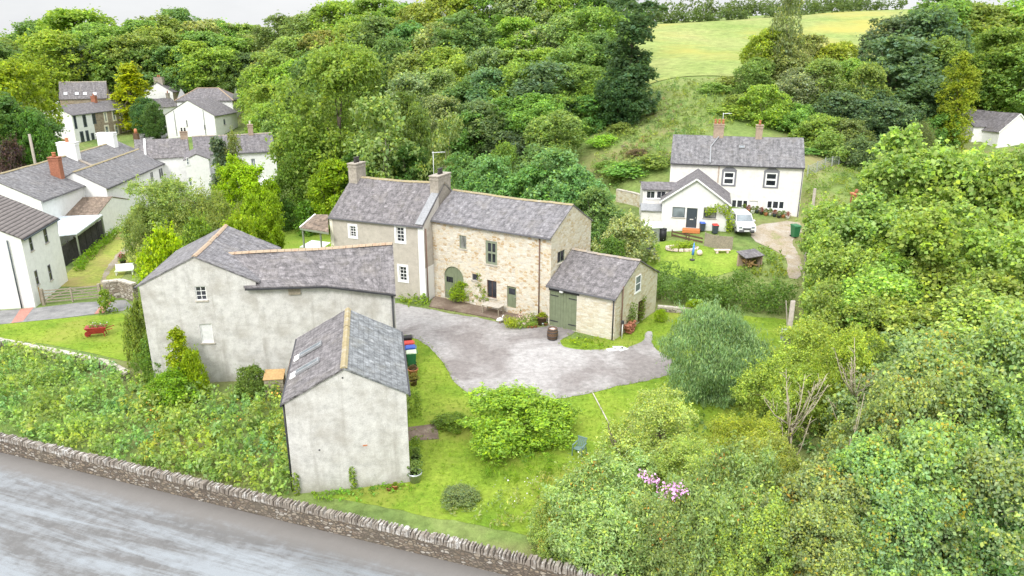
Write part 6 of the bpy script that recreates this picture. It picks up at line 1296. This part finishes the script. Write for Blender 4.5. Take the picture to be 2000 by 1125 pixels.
for i, (px, py) in enumerate(((1578,455),(1592,447),(1587,470))):
    t = empty('storage_drum', P0(px, py), 0, ['blue plastic drum at the far right of the farmhouse drive', 'second blue drum behind the slender pole', 'grey drum beside the slender pole'][i], 'drum'); MB().lathe([(.28,0),(.3,.1),(.3,.85),(.27,.92)], 14).build('body', M('plastic_blue' if i < 2 else 'gutter_grey'), t); MB().lathe([(.3,.9),(.3,.97),(.001,.99)], 14).build('lid', M('plastic_blue' if i < 2 else 'gutter_grey'), t)
plank_fence('sleeper_wall', [P0(1566,590), P0(1600,600), P0(1630,604)], .9, 'dark timber sleeper wall half hidden under the sycamores', 'wood_dark', 4, 2.0, .94, 'wall')
plank_fence('drive_fence', [P0(1570,470), P0(1572,505), P0(1568,560)], 1.1, 'grey post and rail fence along the right of the farm drive', 'pole_wood', 3, 2.2, .3)
t = empty('brick_pillar', atY(1670,395,80)-np.array([0,0,1.0]), 0, 'top of a brown brick chimney showing above the sycamores', 'chimney'); MB().box((0,0,.6), (.8,.8,2.6)).build('stack', M('brick_red'), t); MB().box((0,0,1.95), (1.0,1.0,.16)).build('cap', M('terracotta'), t); MB().lathe([(.22,2.0),(.18,2.5)], 10).build('pot', M('brick_red'), t)
def stone_wall(name, pts, th, h, mat, label, coping=True):
    t = empty(name, pts[0], 0, label, 'wall'); o = np.array(t.location); r_ = random.Random(len(label)); mb = MB(); cp_ = MB(); run = 0
    for a, b in zip(pts[:-1], pts[1:]):
        a, b = np.array(a)-o, np.array(b)-o; d = (b-a)/np.linalg.norm(b-a); nn = np.array([-d[1], d[0], 0]); nn /= np.linalg.norm(nn); L_ = np.linalg.norm(b-a)
        z = lambda k_: np.array([0, 0, k_]); A_, B_, C2, D2 = a-nn*th/2, b-nn*th/2, b+nn*th/2, a+nn*th/2
        mb.face([A_+z(-.4), B_+z(-.4), B_+z(h), A_+z(h)], [(run,0),(run+L_,0),(run+L_,h+.4),(run,h+.4)]); mb.face([C2+z(-.4), D2+z(-.4), D2+z(h), C2+z(h)], [(run+L_,0),(run,0),(run,h+.4),(run+L_,h+.4)]); mb.face([A_+z(h), B_+z(h), C2+z(h), D2+z(h)]); mb.face([B_+z(-.4), C2+z(-.4), C2+z(h), B_+z(h)]); mb.face([D2+z(-.4), A_+z(-.4), A_+z(h), D2+z(h)]); run += L_
        x = 0
        while coping and x < L_-.1: w_ = r_.uniform(.25, .5); p_ = a+d*(x+w_/2)+z(h+.06); cp_.box(p_, (w_-.02, th*r_.uniform(1.0,1.2), r_.uniform(.1,.16)), math.atan2(d[1], d[0])+r_.uniform(-.06,.06)); x += w_
    mb.build('stonework', M(mat), t)
    if coping: cp_.build('coping', M('stone_slab'), t)
    return t
stone_wall('garden_wall', [P0(-60,668), P0(0,676), P0(80,692), P0(150,706), P0(215,722), P0(250,742)], .4, .45, 'dry_stone', 'low tumbledown dry stone wall between left lawn and nettles')
stone_wall('gate_wall', [P0(206,584), P0(240,580), P0(268,588)], .45, 1.5, 'dry_stone', 'short rubble wall joining the field gate and the rendered barn')
stone_wall('retaining_wall', [P0(1205,392), P0(1240,400), P0(1262,408)], .4, 1.3, 'gable_stone', 'pinkish stone retaining wall left of the lean-to')
stone_wall('hedge_wall', [P0(1284,607), P0(1340,612), P0(1400,618)], .35, .35, 'chimney_brown' if 0 else 'dry_stone', 'low stone edging along the foot of the loose green hedge')
# gate, barrow and left garden
t = empty('field_gate', P0(84, 596), 0, 'weathered five bar wooden gate across the grassy track', 'gate'); a = np.array([0,0,0.]); b = P0(200,585)-np.array(t.location)
mb = MB(); [mb.beam(a+[0,0,z], b+[0,0,z], .04, .1) for z in (.25,.5,.75,1.0,1.25)]; mb.beam(a+[0,0,.25], (a+b)/2+[0,0,1.25], .03, .08); mb.beam((a+b)/2+[0,0,1.25], b+[0,0,.25], .03, .08); mb.build('bars', M('wood_grey'), t)
for q in (.02, .5, .98): p_ = a+(b-a)*q; MB().box((p_[0],p_[1],.68), (.12 if q == .5 else .22, .08 if q == .5 else .22, 1.3 if q == .5 else 1.5)).build('post', M('wood_grey'), t)
t = empty('brown_door', P0(76, 592), .3, 'narrow brown board beside the gate against the white house', 'board'); MB().box((0,0,.7), (.5,.08,1.4)).build('panel', M('wood_warm'), t); MB().box((-.32,0,.75), (.12,.12,1.6)).build('post', M('anthracite'), t)
t = empty('barrow_planter', P0(194, 656), .3, 'red wooden wheelbarrow planter full of flowers on the left lawn', 'planter')
MB().hexa([(-.45,-.3,.3),(.4,-.3,.3),(.4,.3,.3),(-.45,.3,.3),(-.85,-.42,.8),(.62,-.42,.75),(.62,.42,.75),(-.85,.42,.8)]).build('box', M('red_paint'), t)
MB().tube([(-.75,-.04,.22),(-.75,.04,.22)], .22, 14).build('wheel', M('red_paint'), t)
for s_ in (-1, 1): MB().beam((-.75,s_*.14,.22), (1.05,s_*.34,.62), .05).build('shaft', M('red_paint'), t); MB().beam((.4,s_*.3,.35), (.45,s_*.32,0), .05).build('leg', M('red_paint'), t)
leafy('plants', [(-.4+.2*i, .15*math.sin(i*2), .85) for i in range(6)], .28, 60, .11, (.20,.31,.06), parent=t); petals('flowers', [(-.3,.1,1.0),(.1,-.1,1.05),(.35,.1,1.0)], .08, (.8,.8,.78), None, 12, .14).parent = t
t = empty('sun_lounger', P0(244, 536), .3, 'pale green and white garden bench behind the short rubble wall', 'bench'); mb = MB(); [mb.box((0,-.25+.17*i,.42), (1.6,.13,.04)) for i in range(4)]; mb.build('seat', M('plastic_pale'), t); MB().hexa([(-.8,.33,.45),(.8,.33,.45),(.8,.37,.45),(-.8,.37,.45),(-.8,.5,.95),(.8,.5,.95),(.8,.54,.95),(-.8,.54,.95)]).build('backrest', M('white_paint'), t)
for x in (-.7,.7):
    for y in (-.2,.3): MB().box((x,y,.2), (.07,.07,.4)).build('leg', M('white_paint'), t)
t = pot(241, 516, .3, .4, 'dark_pot', 'pot of deep pink flowers by the path behind the bench', (.16,.28,.05), .8, .9); petals('flowers', [(0,0,.95),(.2,.1,.9),(-.2,-.1,.9),(.05,-.25,.85)], .12, (.55,.05,.13), None, 20, .16).parent = t
plank_fence('black_fence', [P0(126,522), P0(160,498), P0(196,470), P0(224,448)], 2.1, 'tall black boarded fence beside the white house and grassy track', 'black_timber', 1, 1.8, 1, vertical=True)
t = empty('carport', P0(128, 520), 0, 'flat pale roofed carport between the pantiled house and black fence', 'carport'); o = np.array(t.location)
rp = [atZ(115,462,2.7), atZ(150,458,2.7), atZ(200,421,2.8), atZ(112,424,2.8)]; rp = [p_-o for p_ in rp]; mb = MB(); mb.hexa([p_ for p_ in rp]+[p_+np.array([0,0,.1]) for p_ in rp]); mb.build('roof', M('polycarb'), t)
for i in (0, 1, 2): MB().beam(rp[i]*[.97,.97,0]+[0,0,-.2], rp[i]*[.97,.97,1], .12).build('post', M('sage_paint'), t)
MB().beam(rp[1]+[0,0,-.1], rp[2]+[0,0,-.1], .08, .2).build('beam', M('sage_paint'), t)
LT = House('brown_tiled_shed', 'brown tiled lean-to against the white gable behind the carport', 'shed', (-51.6, 80.6, .1, 5.0, 9.0, 2.7, 3.9), 0)
LT.walls('white_render'); LT.roof('brown_tile', None, gut=(), sag=0, vg=.05)
# porch, table and shrub left of the grey house
t = empty('porch', P0(612, 492), CH.th, 'small tiled porch on green posts at the left end of the grey house', 'porch'); o = np.array(t.location); cc, ss = math.cos(CH.th), math.sin(CH.th)
def tl(p_): d = np.array(p_)-o; return np.array([d[0]*cc+d[1]*ss, -d[0]*ss+d[1]*cc, d[2]])
rp = [tl(atY(586,446,62.6)), tl(atY(642,455,62.0)), tl(atY(641,421,64.8)), tl(atY(616,421,65.6))]; mb = MB(); mb.hexa([p_ for p_ in rp]+[p_+np.array([0,0,.1]) for p_ in rp]); mb.build('roof', M('brown_tile'), t)
for i in (0, 1): p_ = rp[i]+np.array([.15 if i == 0 else -1.0, .15, 0]); MB().beam((p_[0],p_[1],-.2), p_, .12).build('post', M('sage_paint'), t)
MB().beam(rp[0]+[0,0,-.05], rp[1]+[0,0,-.05], .1, .16).build('beam', M('sage_paint'), t); MB().beam(rp[0]+[0,0,.1], rp[3]+[0,0,.12], .12, .1).build('bargeboard', M('white_paint'), t)
t = empty('patio_cover', P0(616, 500), CH.th, 'white sheet draped over a table below the small porch', 'cover'); tp_ = atZ(616, 478, 1.1); t.location = (tp_[0], tp_[1], 0); MB().hexa([(-1.3,-1.0,.95),(1.3,-1.0,.95),(1.2,1.0,1.2),(-1.2,1.0,1.2),(-1.25,-.95,1.0),(1.25,-.95,1.0),(1.15,.95,1.25),(-1.15,.95,1.25)]).build('sheet', M('metal_white'), t)
for x in (-1.1, 1.1):
    for y in (-.8, .8): MB().box((x,y,.48), (.07,.07,.96)).build('leg', M('wood_grey'), t)
tree('bush0', 658, 446, 61.2, 50, (.33,.42,.12), 'cream flowering shrub between the porch and the first sash window', 'garden_bush', h=3.6)
# aerials and village bits
def aerial(loc, h, label, rz=.4):
    t = empty('tv_aerial', loc, rz, label, 'aerial'); MB().tube([(0,0,0),(0,0,h)], .025, 6).build('mast', M('metal_white'), t); mb = MB(); mb.tube([(-.1,0,h-.1),(1.1,0,h-.1)], .02, 6); mb.build('boom', M('metal_white'), t); mb = MB(); [mb.tube([(x*.14,-.25,h-.1),(x*.14,.25,h-.1)], .012, 4) for x in range(1, 8)]; mb.build('elements', M('metal_white'), t)
aerial(CH.l2w((CH.L-.75, CH.W/2-.5, CH.rh+.2)), 2.6, 'thin tv aerial on the right chimney of the grey house'); aerial(H.l2w((5.3, H.W/2, H.rh+1.3)), 1.3, 'tv aerial on the left chimney of the cream farmhouse')
t = empty('orange_potted_chimney', atY(268, 278, 118), 0, 'dark slender chimney with orange pot in front of the village street', 'chimney'); MB().box((0,0,.3), (.7,.7,2.2)).build('stack', M('wood_dark'), t); MB().lathe([(.26,1.4),(.2,2.1)], 10).build('pot', M('terracotta'), t)
plank_fence('garden_fence', [P0(90,296), P0(118,292), P0(130,290)], 1.8, 'warm brown wooden fence at the foot of the white end house', 'wood_warm', 1, 2, 1, vertical=True)
def tent(px, py, w_, label):
    t = empty('garden_tent', P0(px, py), .3, label, 'tent'); h = 2.0
    MB().hexa([(-w_/2,-w_/2,h),(w_/2,-w_/2,h),(w_/2,w_/2,h),(-w_/2,w_/2,h),(-.05,-.05,h+1.1),(.05,-.05,h+1.1),(.05,.05,h+1.1),(-.05,.05,h+1.1)]).build('canopy', M('white_paint'), t)
    for x in (-1,1):
        for y in (-1,1): MB().tube([(x*w_*.47,y*w_*.47,0),(x*w_*.47,y*w_*.47,h)], .04, 6).build('pole', M('galv'), t)
    MB().face([(-w_*.48,w_*.48,.1),(w_*.48,w_*.48,.1),(w_*.48,w_*.48,h),(-w_*.48,w_*.48,h)]).build('side_sheet', M('white_paint'), t)
tent(522, 388, 3.4, 'white canopy tent showing between lime tree and great bright tree'); tent(440, 378, 2.6, 'white canopy peak showing left of the lime green tree')
t = empty('laundry_line', P0(487, 440), .2, 'white sheets hung on a line among the lime green leaves', 'laundry'); MB().tube([(-1.6,0,2.6),(1.6,0,2.6)], .015, 5).build('rope', M('metal_white'), t)
for x in (-.9, .3): MB().hexa([(x,-.02,.9),(x+.9,.03,.8),(x+.9,.05,.8),(x,.0,.9),(x,-.01,2.6),(x+.9,.0,2.6),(x+.9,.02,2.6),(x,.01,2.6)]).build('sheet', M('white_paint'), t)
for x in (-1.6, 1.6): MB().tube([(x,0,0),(x,0,2.65)], .04, 6).build('post', M('galv'), t)
t = empty('garden_shelter', P0(555, 412), .2, 'dark open shelter at the back of the rear lawn under the trees', 'shelter'); MB().box((0,0,1.5), (2.6,1.6,.12)).build('roof', M('wood_dark'), t); [MB().box((x,y,.72), (.1,.1,1.45)).build('post', M('wood_dark'), t) for x in (-1.1,1.1) for y in (-.6,.6)]; MB().box((0,.62,.7), (2.2,.08,1.3)).build('back_panel', M('black_timber'), t); MB().box((-.6,-.2,.3), (.7,.5,.6)).build('chest', M('brick_red'), t)

leafy('climber', [Bn.l2w(Bn.F['g0'].p(a, z, .06)) for a, z in [(Bn.F['g0'].px(690, 940)[0]+.05*math.sin(i*2), .15+.16*i) for i in range(7)]], .16, 30, .12, (.25,.37,.06), 'thin green creeper growing up the middle of the small barn gable', 'creeper')
leafy('climber', [Bn.l2w(Bn.F['g0'].p(.12, .1+.18*i, .08)) for i in range(6)], .2, 34, .13, (.22,.34,.06), 'green weed climbing the left corner of the small barn gable', 'creeper')
